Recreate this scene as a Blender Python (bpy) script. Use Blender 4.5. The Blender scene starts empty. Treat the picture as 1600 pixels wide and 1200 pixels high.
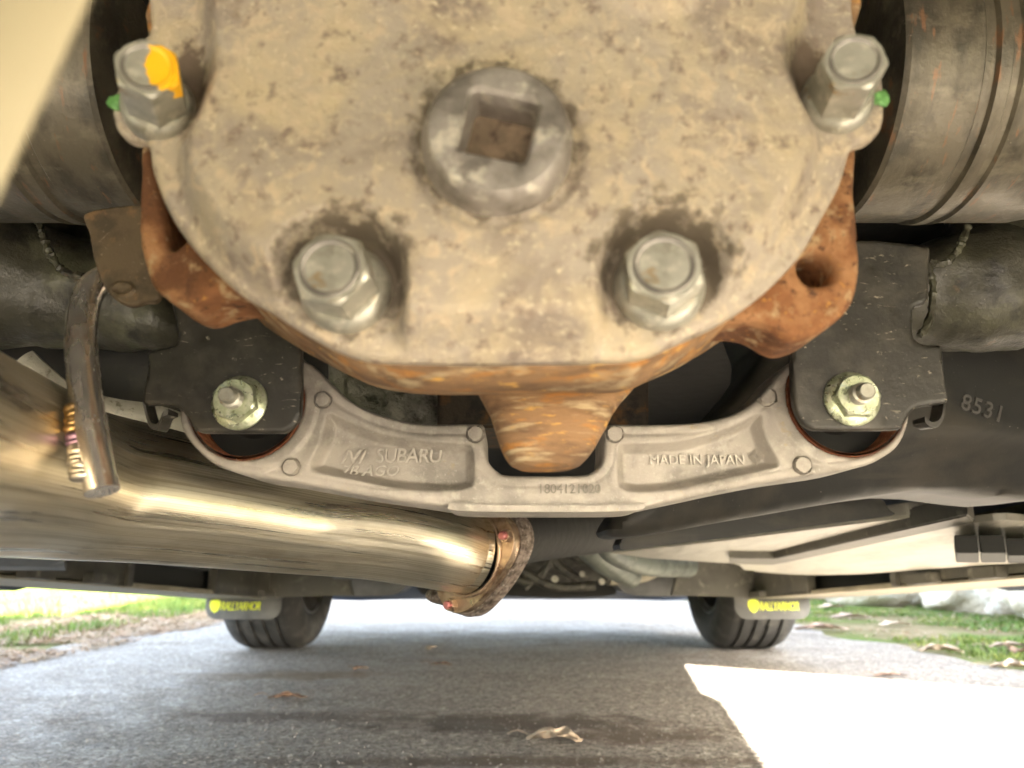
import bpy, bmesh, math, random
import numpy as np
from mathutils import Vector, Matrix, Quaternion
random.seed(7); np.random.seed(7)
S = bpy.context.scene
COL = S.collection
R = math.radians

# ------------------------------------------------------------------ camera
CH, F, PITCH = 0.28, 1200.0, math.atan(280 / 1200)
camd = bpy.data.cameras.new('camera'); cam = bpy.data.objects.new('camera', camd); COL.objects.link(cam)
cam.location = (0, 0, CH); cam.rotation_euler = (math.pi / 2 + PITCH, 0, 0)
camd.sensor_width = 36; camd.lens = 27; camd.clip_start = 0.01; camd.clip_end = 400
camd.dof.use_dof = True; camd.dof.focus_distance = 0.50; camd.dof.aperture_fstop = 10.0
S.camera = cam
# ------------------------------------------------------------------ light
SUN_EL = 22.4
SUN_DIR = Vector((-.83, .56, -math.tan(R(SUN_EL)))).normalized()      # the way the light travels
w = bpy.data.worlds.new('World'); S.world = w; w.use_nodes = True
nt = w.node_tree; bg = nt.nodes['Background']
sky = nt.nodes.new('ShaderNodeTexSky'); sky.sky_type = 'NISHITA'; sky.sun_disc = False
sky.sun_elevation = R(SUN_EL); sky.sun_rotation = math.atan2(.83, -.56)
sky.air_density = 1.0; sky.dust_density = 3.0; sky.ozone_density = 1.0
hs_ = nt.nodes.new('ShaderNodeHueSaturation'); hs_.inputs['Saturation'].default_value = .6
nt.links.new(sky.outputs[0], hs_.inputs['Color']); nt.links.new(hs_.outputs[0], bg.inputs[0]); bg.inputs[1].default_value = 0.11
sl = bpy.data.lights.new('sun', 'SUN'); sl.energy = 5.0; sl.angle = R(.5); sl.color = (1, .93, .82)
sun = bpy.data.objects.new('sun', sl); COL.objects.link(sun); sun.location = (5, -4, 6)
sun.rotation_euler = SUN_DIR.to_track_quat('-Z', 'Y').to_euler()
S.view_settings.view_transform = 'Standard'; S.view_settings.look = 'None'
S.view_settings.exposure = 4.62; S.view_settings.gamma = 1
S.cycles.max_bounces = 8; S.cycles.diffuse_bounces = 5; S.cycles.glossy_bounces = 4
S.cycles.caustics_reflective = False; S.cycles.caustics_refractive = False
S.cycles.sample_clamp_indirect = 6.0

# ------------------------------------------------------------------ measuring helpers (photo measurement -> place in the world)
cp, sp = math.cos(PITCH), math.sin(PITCH)
def ray(px, py):
    u, v = (px - 800) / F, (600 - py) / F
    return Vector((u, cp - v * sp, sp + v * cp))
def P(px, py, Y):
    d = ray(px, py); return Vector((0, 0, CH)) + d * (Y / d.y)
def PG(px, py, z=0.0):
    d = ray(px, py); return Vector((0, 0, CH)) + d * ((z - CH) / d.z)
def PX(px, py, X):
    d = ray(px, py); return Vector((0, 0, CH)) + d * (X / d.x)
def PT(px, py, t):
    return Vector((0, 0, CH)) + ray(px, py) * t
def PP(px, py, b):
    """point on the car's floor plane family z = b + CH - .066 Y"""
    d = ray(px, py); return Vector((0, 0, CH)) + d * (b / (d.z + .066 * d.y))

# ------------------------------------------------------------------ object helpers
ORG = {}
def org(o):
    return ORG.get(o.name, Vector((0, 0, 0))) if o else Vector((0, 0, 0))
def tag(o, label=None, cat=None, group=None, kind=None):
    if label: o['label'] = label
    if cat: o['category'] = cat
    if group: o['group'] = group
    if kind: o['kind'] = kind
    return o
def thing(name, loc, label, cat, group=None):
    o = bpy.data.objects.new(name, None); COL.objects.link(o); o.location = loc
    o.empty_display_size = .02
    ORG[o.name] = Vector(loc); return tag(o, label, cat, group)
def link(name, me, parent=None, mat=None, local=False):
    o = bpy.data.objects.new(name, me); COL.objects.link(o)
    if parent:
        o.parent = parent
        if not local: o.location = -Vector((0, 0, 0))
    ORG[o.name] = org(parent)
    if mat: me.materials.append(mat)
    return o
def meshobj(name, verts, faces, mat, parent=None, smooth=35, uvs=None, local=False):
    v = np.array([tuple(p) for p in verts], dtype=float).reshape(-1, 3)
    if parent and not local: v = v - np.array(org(parent))
    me = bpy.data.meshes.new(name); me.from_pydata(v.tolist(), [], faces)
    if uvs is not None:
        ul = me.uv_layers.new(name='UVMap')
        li = np.zeros(len(me.loops), dtype=np.int32); me.loops.foreach_get('vertex_index', li)
        ul.data.foreach_set('uv', np.array(uvs, dtype=np.float32)[li].ravel())
    if smooth is not None:
        me.polygons.foreach_set('use_smooth', [True] * len(me.polygons))
        me.set_sharp_from_angle(angle=R(smooth))
    me.update()
    return link(name, me, parent, mat, local)
def bmobj(name, bm, mat, parent=None, smooth=35, local=False):
    if parent and not local: bmesh.ops.translate(bm, vec=-org(parent), verts=bm.verts)
    bmesh.ops.recalc_face_normals(bm, faces=bm.faces)
    me = bpy.data.meshes.new(name); bm.to_mesh(me); bm.free()
    if smooth is not None:
        me.polygons.foreach_set('use_smooth', [True] * len(me.polygons))
        me.set_sharp_from_angle(angle=R(smooth))
    return link(name, me, parent, mat, local)
def catmull(pts, n=6, closed=True):
    out = []; m = len(pts)
    rng = range(m) if closed else range(m - 1)
    for i in rng:
        if closed: a, b, c, d = pts[i - 1], pts[i], pts[(i + 1) % m], pts[(i + 2) % m]
        else: a, b, c, d = pts[max(i - 1, 0)], pts[i], pts[i + 1], pts[min(i + 2, m - 1)]
        a, b, c, d = map(np.array, (a, b, c, d))
        for k in range(n):
            t = k / n
            out.append(tuple(.5 * (2 * b + (c - a) * t + (2 * a - 5 * b + 4 * c - d) * t * t + (3 * b - a - 3 * c + d) * t ** 3)))
    if not closed: out.append(tuple(pts[-1]))
    return out
def prism(name, outline, y0, y1, mat, parent=None, bevel=.0, smooth=35, local=False, seg=2):
    """outline [(x,z)] extruded from y0 to y1"""
    bm = bmesh.new()
    vs = [bm.verts.new((x, y0, z)) for x, z in outline]
    f = bm.faces.new(vs)
    r = bmesh.ops.extrude_face_region(bm, geom=[f])
    bmesh.ops.translate(bm, vec=(0, y1 - y0, 0), verts=[g for g in r['geom'] if isinstance(g, bmesh.types.BMVert)])
    if bevel:
        ed = [e for e in bm.edges if len({round(v.co.y, 6) for v in e.verts}) == 1]
        bmesh.ops.bevel(bm, geom=ed, offset=bevel, segments=seg, affect='EDGES', clamp_overlap=True)
    return bmobj(name, bm, mat, parent, smooth, local)
def box(name, c, s, mat, parent=None, bevel=.0, rot=None):
    bm = bmesh.new(); bmesh.ops.create_cube(bm, size=1)
    bmesh.ops.scale(bm, vec=s, verts=bm.verts)
    if bevel: bmesh.ops.bevel(bm, geom=bm.edges[:], offset=bevel, segments=2, affect='EDGES')
    if rot is not None: bmesh.ops.rotate(bm, matrix=rot, verts=bm.verts)
    bmesh.ops.translate(bm, vec=c, verts=bm.verts)
    return bmobj(name, bm, mat, parent, 35)
def slab(name, corners, thick, mat, parent=None, bevel=0.0):
    """polygon given as 3D points, thickened upward"""
    bm = bmesh.new(); vs = [bm.verts.new(c) for c in corners]; f = bm.faces.new(vs)
    r = bmesh.ops.extrude_face_region(bm, geom=[f])
    bmesh.ops.translate(bm, vec=(0, 0, thick), verts=[g for g in r['geom'] if isinstance(g, bmesh.types.BMVert)])
    if bevel: bmesh.ops.bevel(bm, geom=bm.edges[:], offset=bevel, segments=2, affect='EDGES')
    return bmobj(name, bm, mat, parent, 35)
def tube(name, path, rad, mat, parent=None, seg=32, caps=True, smooth=40, wall=0, wob=0, n=8, usmooth=True):
    pts = catmull([tuple(p) for p in path], n, closed=False) if usmooth else [tuple(p) for p in path]
    pts = [Vector(p) for p in pts]; m = len(pts)
    if isinstance(rad, (int, float)): rr = [rad] * m
    else: rr = list(np.interp(np.linspace(0, 1, m), np.linspace(0, 1, len(rad)), rad))
    vs, fs, uv = [], [], []; T = (pts[1] - pts[0]).normalized()
    N = T.orthogonal().normalized(); L = 0
    for i, p in enumerate(pts):
        t2 = (pts[min(i + 1, m - 1)] - pts[max(i - 1, 0)]).normalized()
        N = (N - t2 * N.dot(t2)).normalized(); B = t2.cross(N)
        if i: L += (p - pts[i - 1]).length
        for k in range(seg + 1):
            a = 2 * math.pi * k / seg
            r = rr[i] * (1 + wob * math.sin(3 * a + i * .7) + wob * .6 * math.sin(5 * a - i * .4))
            vs.append(p + (N * math.cos(a) + B * math.sin(a)) * r); uv.append((L, k / seg))
    w1 = seg + 1
    for i in range(m - 1):
        for k in range(seg):
            a = i * w1 + k; fs.append((a, a + 1, a + w1 + 1, a + w1))
    if caps:
        for i, flip in ((0, True), (m - 1, False)):
            if wall and rr[i] > wall:
                c = pts[i]; b0 = len(vs); t2 = (pts[1] - pts[0]).normalized() * .02 if i == 0 else (pts[-2] - pts[-1]).normalized() * .02
                for k in range(w1):
                    q = vs[i * w1 + k]; vs.append(c + (q - c) * (1 - wall / rr[i])); uv.append(uv[i * w1 + k])
                for k in range(w1):
                    q = vs[i * w1 + k]; vs.append(c + (q - c) * (1 - wall / rr[i]) + t2); uv.append(uv[i * w1 + k])
                for k in range(seg):
                    fs.append((i * w1 + k, i * w1 + k + 1, b0 + k + 1, b0 + k)); fs.append((b0 + k, b0 + k + 1, b0 + w1 + k + 1, b0 + w1 + k))
                fs.append(tuple(b0 + w1 + k for k in range(seg)))
            else:
                ring = [i * w1 + k for k in range(seg)]
                fs.append(tuple(ring[::-1] if flip else ring))
    o = meshobj(name, vs, fs, mat, parent, smooth, uv)
    bm = bmesh.new(); bm.from_mesh(o.data); bmesh.ops.recalc_face_normals(bm, faces=bm.faces); bm.to_mesh(o.data); bm.free()
    o.data.set_sharp_from_angle(angle=R(smooth))
    return o
def lathe(name, prof, mat, parent=None, origin=(0, 0, 0), axis='Y', seg=48, smooth=35, cap=True, local=False, dirv=None):
    """prof [(along, radius)]"""
    if dirv is not None:
        q = Vector(dirv).to_track_quat('Z', 'Y')
    else:
        q = {'X': Vector((1, 0, 0)), 'Y': Vector((0, 1, 0)), 'Z': Vector((0, 0, 1))}[axis].to_track_quat('Z', 'Y')
    vs, fs, uv = [], [], []
    for a_, r_ in prof:
        for k in range(seg):
            an = 2 * math.pi * k / seg
            vs.append(Vector(origin) + q @ Vector((r_ * math.cos(an), r_ * math.sin(an), a_))); uv.append((a_, k / seg))
    for i in range(len(prof) - 1):
        for k in range(seg):
            a = i * seg + k; b = i * seg + (k + 1) % seg; fs.append((a, b, b + seg, a + seg))
    if cap:
        fs.append(tuple(range(seg))[::-1]); fs.append(tuple((len(prof) - 1) * seg + k for k in range(seg)))
    o = meshobj(name, vs, fs, mat, parent, smooth, uv, local)
    bm = bmesh.new(); bm.from_mesh(o.data); bmesh.ops.recalc_face_normals(bm, faces=bm.faces); bm.to_mesh(o.data); bm.free()
    o.data.set_sharp_from_angle(angle=R(smooth))
    return o
# numpy noise ------------------------------------------------------
def _h(ix, iy, s):
    n = np.sin(ix * 127.1 + iy * 311.7 + s * 74.7) * 43758.5453
    return n - np.floor(n)
def vnoise(x, y, s=0):
    ix, iy = np.floor(x), np.floor(y); fx, fy = x - ix, y - iy
    fx = fx * fx * (3 - 2 * fx); fy = fy * fy * (3 - 2 * fy)
    a, b, c, d = _h(ix, iy, s), _h(ix + 1, iy, s), _h(ix, iy + 1, s), _h(ix + 1, iy + 1, s)
    return (a + (b - a) * fx) * (1 - fy) + (c + (d - c) * fx) * fy
def fbm(x, y, o=4, s=0):
    v = 0; a = .5
    for i in range(o): v = v + a * vnoise(x * 2 ** i, y * 2 ** i, s + i); a *= .5
    return v
def sstep(x): x = np.clip(x, 0, 1); return x * x * (3 - 2 * x)
def sdf(px, pz, poly):
    """positive inside"""
    p = np.array(poly); q = np.roll(p, -1, axis=0)
    best = np.full(px.shape, 1e9); ins = np.zeros(px.shape, bool)
    for (ax, az), (bx, bz) in zip(p, q):
        ex, ez = bx - ax, bz - az; L = ex * ex + ez * ez
        if L < 1e-16: continue
        t = np.clip(((px - ax) * ex + (pz - az) * ez) / L, 0, 1)
        best = np.minimum(best, (px - ax - t * ex) ** 2 + (pz - az - t * ez) ** 2)
        c = ((az > pz) != (bz > pz))
        with np.errstate(divide='ignore', invalid='ignore'):
            xi = (bx - ax) * (pz - az) / (bz - az) + ax
        ins ^= c & (px < xi)
    d = np.sqrt(best); return np.where(ins, d, -d)
def relief(name, poly, Yb, hfun, cell, back, mat, parent, holes=(), rnd=.0015, smooth=40, backfun=None):
    P_ = np.array(poly); x0, z0 = P_.min(0) - 2 * cell; x1, z1 = P_.max(0) + 2 * cell
    nx, nz = int((x1 - x0) / cell) + 1, int((z1 - z0) / cell) + 1
    X, Z = np.meshgrid(x0 + cell * np.arange(nx), z0 + cell * np.arange(nz), indexing='ij')
    def D(x, z):
        d = sdf(x, z, poly)
        for hx, hz, hr in holes: d = np.minimum(d, np.hypot(x - hx, z - hz) - hr)
        return d
    d = D(X, Z); keep = d > -.72 * cell
    gx = np.gradient(d, cell, axis=0); gz = np.gradient(d, cell, axis=1); g = np.hypot(gx, gz) + 1e-9
    q = keep[:-1, :-1] & keep[1:, :-1] & keep[1:, 1:] & keep[:-1, 1:]
    cnt = np.zeros(X.shape, int); cnt[:-1, :-1] += q; cnt[1:, :-1] += q; cnt[1:, 1:] += q; cnt[:-1, 1:] += q
    sn = (cnt > 0) & (cnt < 4)
    dd = np.where(sn, 0, d); ux, uz, ud = X[sn], Z[sn], d[sn]; ugx, ugz = (gx / g)[sn], (gz / g)[sn]
    for it in range(3):
        ux = ux - ugx * ud; uz = uz - ugz * ud; ud = D(ux, uz); e_ = cell * .15
        ax, az = (D(ux + e_, uz) - D(ux - e_, uz)) / (2 * e_), (D(ux, uz + e_) - D(ux, uz - e_)) / (2 * e_)
        gl = np.hypot(ax, az); good = gl > .5; ugx = np.where(good, ax / (gl + 1e-9), ugx); ugz = np.where(good, az / (gl + 1e-9), ugz)
    X[sn] = ux; Z[sn] = uz
    h = hfun(X, Z, np.maximum(dd, 0))
    e = np.clip(rnd - dd, 0, rnd); h = h - (rnd - np.sqrt(np.maximum(rnd * rnd - e * e, 0)))
    idx = -np.ones(X.shape, int)
    q = keep[:-1, :-1] & keep[1:, :-1] & keep[1:, 1:] & keep[:-1, 1:]
    used = np.zeros(X.shape, bool)
    used[:-1, :-1] |= q; used[1:, :-1] |= q; used[1:, 1:] |= q; used[:-1, 1:] |= q
    idx[used] = np.arange(used.sum())
    V = np.stack([X[used], Yb - h[used], Z[used]], 1)
    a, b, c, e4 = idx[:-1, :-1][q], idx[1:, :-1][q], idx[1:, 1:][q], idx[:-1, 1:][q]
    Fq = np.stack([a, b, c, e4], 1)
    ed = {}
    for i in range(4):
        for s, t in zip(Fq[:, i].tolist(), Fq[:, (i + 1) % 4].tolist()):
            if (t, s) in ed: del ed[(t, s)]
            else: ed[(s, t)] = 1
    V = V.tolist(); faces = Fq.tolist(); m = {}
    def bk(i, lvl):
        if (i, lvl) not in m:
            x, y, z = V[i]; m[(i, lvl)] = len(V)
            if backfun and lvl: x, z = backfun(x, z)
            yy = Yb + back if lvl else (Yb + back * .45)
            if not lvl and backfun: yy = Yb + back * .45
            V.append([x, yy, z])
        return m[(i, lvl)]
    for (s, t) in ed:
        s1, t1, s2, t2 = bk(s, 0), bk(t, 0), bk(s, 1), bk(t, 1)
        faces.append([t, s, s1, t1]); faces.append([t1, s1, s2, t2])
    return meshobj(name, V, faces, mat, parent, smooth)
def outl(pts, Yf, Yk, n=5, sm=True):
    """outline measured in the photo: side edges seen at the front plane, lower edges at the back plane"""
    o = [(P(x, y, Yf).x, P(x, y, Yk).z if k == 'b' else P(x, y, Yf).z) for x, y, k in pts]
    return catmull(o, n) if sm else o

# ------------------------------------------------------------------ materials
def mk(name, base, rough=.6, metal=0., mixes=(), bump=(), spec=.5, uv=False, rvar=None, aniso=0, masks=(), coat=0):
    m = bpy.data.materials.new(name); m.use_nodes = True; t = m.node_tree; n = t.nodes; L = t.links
    b = n['Principled BSDF']; b.inputs['Roughness'].default_value = rough; b.inputs['Metallic'].default_value = metal
    b.inputs['Specular IOR Level'].default_value = spec
    if coat: b.inputs['Coat Weight'].default_value = coat; b.inputs['Coat Roughness'].default_value = .25
    tc = n.new('ShaderNodeTexCoord'); src = tc.outputs['UV' if uv else 'Object']
    def noise(scale, detail=5, stretch=None, dist=0, rg=.55, seed=0):
        no = n.new('ShaderNodeTexNoise'); no.inputs['Scale'].default_value = scale; no.inputs['Detail'].default_value = detail
        no.inputs['Roughness'].default_value = rg; no.inputs['Distortion'].default_value = dist
        mp = n.new('ShaderNodeMapping'); mp.inputs['Scale'].default_value = stretch or (1, 1, 1)
        mp.inputs['Location'].default_value = (seed * 3.1, seed * 1.7, seed * .9)
        L.new(src, mp.inputs[0]); L.new(mp.outputs[0], no.inputs['Vector']); return no.outputs['Fac']
    def rmap(s, lo, hi, a=0., b_=1.):
        r = n.new('ShaderNodeMapRange'); r.inputs[1].default_value = lo; r.inputs[2].default_value = hi
        r.inputs[3].default_value = a; r.inputs[4].default_value = b_; L.new(s, r.inputs[0]); return r.outputs[0]
    cur = n.new('ShaderNodeRGB'); cur.outputs[0].default_value = (*base, 1); cur = cur.outputs[0]
    for i, mx in enumerate(mixes):
        c, sc, lo, hi = mx[:4]; st = mx[4] if len(mx) > 4 else None; di = mx[5] if len(mx) > 5 else 0
        f = rmap(noise(sc, 6, st, di, .6, i + 1), lo, hi)
        q = n.new('ShaderNodeMix'); q.data_type = 'RGBA'; L.new(f, q.inputs[0]); L.new(cur, q.inputs[6]); q.inputs[7].default_value = (*c, 1); cur = q.outputs[2]
    for i, (c, ctr, rad, soft, sc, strg) in enumerate(masks):       # marks with a place of their own: (colour, centre, radii, softness, noise scale, noise strength)
        mp = n.new('ShaderNodeVectorMath'); mp.operation = 'SUBTRACT'; L.new(src, mp.inputs[0]); mp.inputs[1].default_value = ctr
        dv = n.new('ShaderNodeVectorMath'); dv.operation = 'DIVIDE'; L.new(mp.outputs[0], dv.inputs[0]); dv.inputs[1].default_value = rad
        ln = n.new('ShaderNodeVectorMath'); ln.operation = 'LENGTH'; L.new(dv.outputs[0], ln.inputs[0])
        ns = rmap(noise(sc, 5, None, 0, .6, 20 + i), .3, .7, -strg, strg)
        ad = n.new('ShaderNodeMath'); ad.operation = 'ADD'; L.new(ln.outputs['Value'], ad.inputs[0]); L.new(ns, ad.inputs[1])
        f = rmap(ad.outputs[0], 1 + soft, 1 - soft)
        q = n.new('ShaderNodeMix'); q.data_type = 'RGBA'; L.new(f, q.inputs[0]); L.new(cur, q.inputs[6]); q.inputs[7].default_value = (*c, 1); cur = q.outputs[2]
    L.new(cur, b.inputs['Base Color'])
    if rvar: L.new(rmap(noise(rvar[0], 5, rvar[3] if len(rvar) > 3 else None, 0, .6, 11), .35, .65, rvar[1], rvar[2]), b.inputs['Roughness'])
    prev = None
    for i, bb in enumerate(bump):
        sc, dist = bb[:2]; st = bb[2] if len(bb) > 2 else None
        bn = n.new('ShaderNodeBump'); bn.inputs['Distance'].default_value = dist; bn.inputs['Strength'].default_value = 1
        L.new(noise(sc, 5, st, 0, .6, 30 + i), bn.inputs['Height'])
        if prev: L.new(prev, bn.inputs['Normal'])
        prev = bn.outputs[0]
    if prev: L.new(prev, b.inputs['Normal'])
    return m

M = {}
CV_ = lambda px, py, Y: tuple(P(px, py, Y) - P(790, 300, .27))
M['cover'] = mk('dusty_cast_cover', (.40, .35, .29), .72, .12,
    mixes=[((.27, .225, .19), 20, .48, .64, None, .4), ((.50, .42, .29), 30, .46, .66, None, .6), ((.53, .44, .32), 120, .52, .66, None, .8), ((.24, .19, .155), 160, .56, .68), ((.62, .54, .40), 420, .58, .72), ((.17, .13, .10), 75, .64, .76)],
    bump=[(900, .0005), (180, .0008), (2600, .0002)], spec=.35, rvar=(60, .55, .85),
    masks=[((.17, .14, .105), CV_(775, 215, .222), (.0262, .1, .0262), .10, 170, .25), ((.17, .14, .105), CV_(548, 425, .232), (.0200, .1, .0180), .16, 150, .40), ((.17, .14, .105), CV_(1035, 415, .232), (.0205, .1, .0185), .16, 150, .40),  # plug ring is grime; bolt crescents mix grime with painted shadow
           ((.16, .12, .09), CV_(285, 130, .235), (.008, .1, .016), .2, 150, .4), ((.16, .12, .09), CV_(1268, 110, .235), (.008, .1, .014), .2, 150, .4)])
M['plug'] = mk('scuffed_grey_steel', (.36, .33, .30), .5, .6,
    mixes=[((.20, .18, .16), 60, .45, .62), ((.60, .56, .48), 110, .54, .66)], bump=[(300, .0004), (1800, .00012)], rvar=(120, .38, .7))
M['plugfloor'] = mk('oily_plug_recess', (.20, .15, .105), .35, .4, mixes=[((.34, .25, .17), 90, .45, .65), ((.10, .07, .05), 200, .5, .65)], bump=[(500, .0003)])
M['zinc'] = mk('zinc_bolt', (.44, .43, .37), .45, .55,
    mixes=[((.30, .29, .24), 90, .45, .62), ((.58, .56, .48), 170, .54, .66), ((.34, .24, .13), 130, .62, .72)], bump=[(700, .00012)], rvar=(150, .28, .5))
M['zincpad'] = mk('worn_bolt_face', (.20, .185, .17), .5, .5, mixes=[((.30, .28, .25), 150, .45, .65)], bump=[(500, .0002)])
M['zincgreen'] = mk('yellow_zinc_nut', (.46, .50, .33), .33, .75,
    mixes=[((.62, .64, .50), 260, .45, .62), ((.22, .24, .14), 420, .56, .68), ((.20, .28, .36), 90, .64, .74)], bump=[(1500, .0001), (400, .0002)], rvar=(300, .22, .5))
M['yellow'] = mk('yellow_paint_dab', (.95, .50, .015), .5, 0, mixes=[((.80, .36, .01), 300, .5, .62)], bump=[(500, .0003)])
M['green'] = mk('green_paint_dab', (.11, .28, .08), .5, 0, mixes=[((.22, .50, .16), 300, .5, .62)])
M['rust'] = mk('rusty_cast_iron', (.25, .115, .052), .95, 0,
    mixes=[((.14, .065, .033), 28, .46, .60), ((.35, .185, .09), 45, .50, .62), ((.42, .30, .17), 110, .55, .68), ((.10, .05, .03), 240, .56, .68), ((.48, .24, .06), 400, .62, .72)],
    bump=[(500, .0006), (120, .0010)], spec=.2)
M['rustnose'] = mk('streaky_rust_scale', (.28, .17, .09), .8, 0,
    mixes=[((.16, .10, .06), 50, .45, .60, (.5, .5, 2)), ((.42, .20, .06), 70, .54, .64, (.5, .5, 3)), ((.46, .36, .22), 90, .54, .66, (.4, .4, 3)), ((.62, .36, .10), 160, .60, .68, (.5, .5, 2.5))],
    bump=[(120, .0015, (.5, .5, 2.5)), (600, .0005)], spec=.2)
M['alu'] = mk('sandcast_aluminium', (.42, .385, .34), .62, .25,
    mixes=[((.29, .27, .24), 45, .46, .64), ((.44, .41, .36), 130, .52, .66), ((.50, .47, .42), 700, .60, .72), ((.42, .34, .20), 60, .64, .74)],
    bump=[(2200, .00022), (700, .0002)], spec=.4, rvar=(90, .5, .72))
M['alupale'] = mk('paler_raised_aluminium', (.51, .475, .42), .5, .3, mixes=[((.42, .39, .34), 300, .45, .62)])  # paler tone stands in for relief shading, so raised letters read
M['aludark'] = mk('etched_aluminium', (.25, .23, .20), .6, .2)
M['rustring'] = mk('rust_sleeve', (.22, .07, .03), .85, 0, mixes=[((.36, .14, .06), 250, .5, .62), ((.55, .48, .40), 600, .64, .7)], bump=[(900, .0003)])
M['black'] = mk('black_painted_steel', (.026, .024, .020), .42, 0,
    mixes=[((.058, .052, .042), 45, .48, .66), ((.30, .27, .21), 200, .64, .70, (.35, 1, 1), 2.5), ((.30, .27, .22), 900, .70, .78)],
    bump=[(600, .0001), (90, .0004)], spec=.45, rvar=(90, .32, .6))
M['brown'] = mk('brown_dusty_steel', (.12, .088, .052), .6, .2,
    mixes=[((.07, .052, .033), 50, .48, .62), ((.24, .19, .13), 190, .62, .74, None, 1.5), ((.20, .12, .06), 90, .56, .68)], bump=[(800, .0002)], spec=.35)
M['frame'] = mk('green_black_subframe_paint', (.048, .045, .031), .45, 0,
    mixes=[((.095, .095, .06), 28, .50, .66), ((.022, .020, .016), 40, .55, .66), ((.20, .19, .14), 500, .68, .76), ((.12, .085, .05), 60, .62, .72)],
    bump=[(60, .0018), (500, .0003)], spec=.5, rvar=(80, .3, .6))
M['cup'] = mk('worn_driveshaft_steel', (.125, .108, .076), .42, .30,
    mixes=[((.062, .055, .040), 30, .46, .62, (2, 1, 1)), ((.17, .148, .105), 70, .55, .68, (.6, 1, 1)), ((.20, .11, .06), 50, .60, .68, (4, 1, 1)), ((.30, .27, .21), 450, .68, .78)],
    bump=[(400, .0003), (90, .0003)], spec=.5, rvar=(60, .3, .55))
M['tank'] = mk('black_moulded_tank', (.030, .030, .028), .5, 0, mixes=[((.055, .050, .042), 14, .45, .62), ((.062, .056, .045), 5, .56, .70, (1, 1, 3), 1), ((.30, .28, .24), 300, .70, .76)], bump=[(700, .00015)], spec=.35)
M['tankink'] = mk('grey_moulded_digits', (.11, .105, .098), .6, 0, bump=[(800, .0002)])
M['rubber'] = mk('black_rubber', (.018, .018, .017), .7, 0, bump=[(500, .0002)], spec=.3)
M['stain'] = mk('brushed_stainless', (.84, .78, .64), .36, 1.0, uv=True,
    mixes=[((.78, .70, .53), 1, .38, .66, (5, 3, 1)), ((.84, .77, .63), 1, .44, .66, (3, 160, 1)), ((.58, .50, .34), 1, .48, .62, (1.5, 330, 1)), ((.50, .42, .28), 1, .54, .72, (6, 6, 1))],
    rvar=(1, .24, .44, (5, 60, 1)))
M['rod'] = mk('polished_stainless_rod', (.92, .87, .79), .2, .93, uv=True, mixes=[((.80, .66, .56), 1, .52, .66, (60, 3, 1))], rvar=(1, .16, .32, (50, 6, 1)))
M['weld_gold'] = mk('gold_weld_bead', (.52, .36, .17), .35, 1, bump=[(600, .0002)])
M['weld_purple'] = mk('purple_weld_bead', (.34, .22, .33), .35, 1, bump=[(600, .0002)])
M['weld_silver'] = mk('silver_weld_bead', (.55, .51, .44), .35, 1, bump=[(600, .0002)])
M['flange'] = mk('heat_tinted_flange', (.46, .34, .24), .38, .85, mixes=[((.26, .17, .11), 50, .48, .62), ((.66, .52, .34), 90, .54, .66)], bump=[(500, .0002)], rvar=(60, .25, .55))
M['flange_edge'] = mk('pitted_flange', (.30, .24, .20), .6, .5, mixes=[((.12, .09, .07), 160, .45, .60), ((.50, .44, .40), 200, .56, .66)], bump=[(260, .002)])
M['pink'] = mk('pink_anodised_bolt', (.55, .20, .20), .35, .5)
M['shield'] = mk('pale_dusty_shield', (.46, .44, .37), .6, .3, mixes=[((.22, .20, .15), 150, .56, .66), ((.56, .54, .48), 60, .5, .65)], bump=[(700, .0004)])
M['fabric'] = mk('silver_heat_wrap', (.26, .255, .22), .5, .35, mixes=[((.13, .13, .11), 30, .45, .62), ((.40, .39, .34), 50, .56, .68)], bump=[(120, .004), (40, .006)])
M['panel'] = mk('pale_undertray_plastic', (.41, .395, .34), .38, 0, mixes=[((.32, .305, .26), 6, .45, .65, (4, 1, 1)), ((.43, .41, .35), 14, .52, .66, (8, 1, 1)), ((.25, .22, .18), 40, .64, .74, (8, 1, 1))], bump=[(12, .004, (3, 1, 1))], spec=.5)
M['sill'] = mk('dark_sill_plastic', (.105, .098, .078), .5, 0, mixes=[((.065, .060, .05), 7, .45, .62), ((.20, .185, .15), 30, .58, .70)], bump=[(60, .001)])
M['sillin'] = mk('shadow_black_plastic', (.02, .02, .018), .7, 0)
M['silllip'] = mk('pale_sill_lip', (.30, .27, .20), .5, 0, mixes=[((.40, .36, .27), 12, .45, .62, (6, 1, 1)), ((.20, .18, .14), 30, .58, .70, (6, 1, 1))])
M['liner'] = mk('grey_arch_liner', (.20, .20, .20), .55, 0, mixes=[((.13, .13, .13), 10, .45, .62)])
M['pan'] = mk('black_floor_underseal', (.022, .021, .019), .8, 0, bump=[(60, .002)])
M['paint'] = mk('car_body_paint', (.05, .07, .12), .3, .3, coat=.8)
M['engine'] = mk('grimy_cast_gearbox', (.10, .095, .08), .55, .3, mixes=[((.05, .045, .04), 25, .45, .6), ((.20, .18, .15), 60, .56, .68)], bump=[(90, .002)])
M['arm'] = mk('grey_green_arm', (.17, .19, .165), .45, .2, mixes=[((.10, .11, .10), 16, .45, .6), ((.28, .29, .25), 40, .56, .68)])
M['flap'] = mk('dusty_mud_flap', (.085, .085, .082), .65, 0, mixes=[((.17, .165, .15), 8, .45, .65), ((.30, .26, .20), 12, .68, .74)], spec=.3)
M['neon'] = mk('yellow_flap_print', (.72, .80, .03), .5, 0)
M['tyre'] = mk('dusty_tyre_rubber', (.052, .051, .048), .75, 0, mixes=[((.10, .096, .086), 18, .48, .66)], bump=[(160, .002)], spec=.25)
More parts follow.
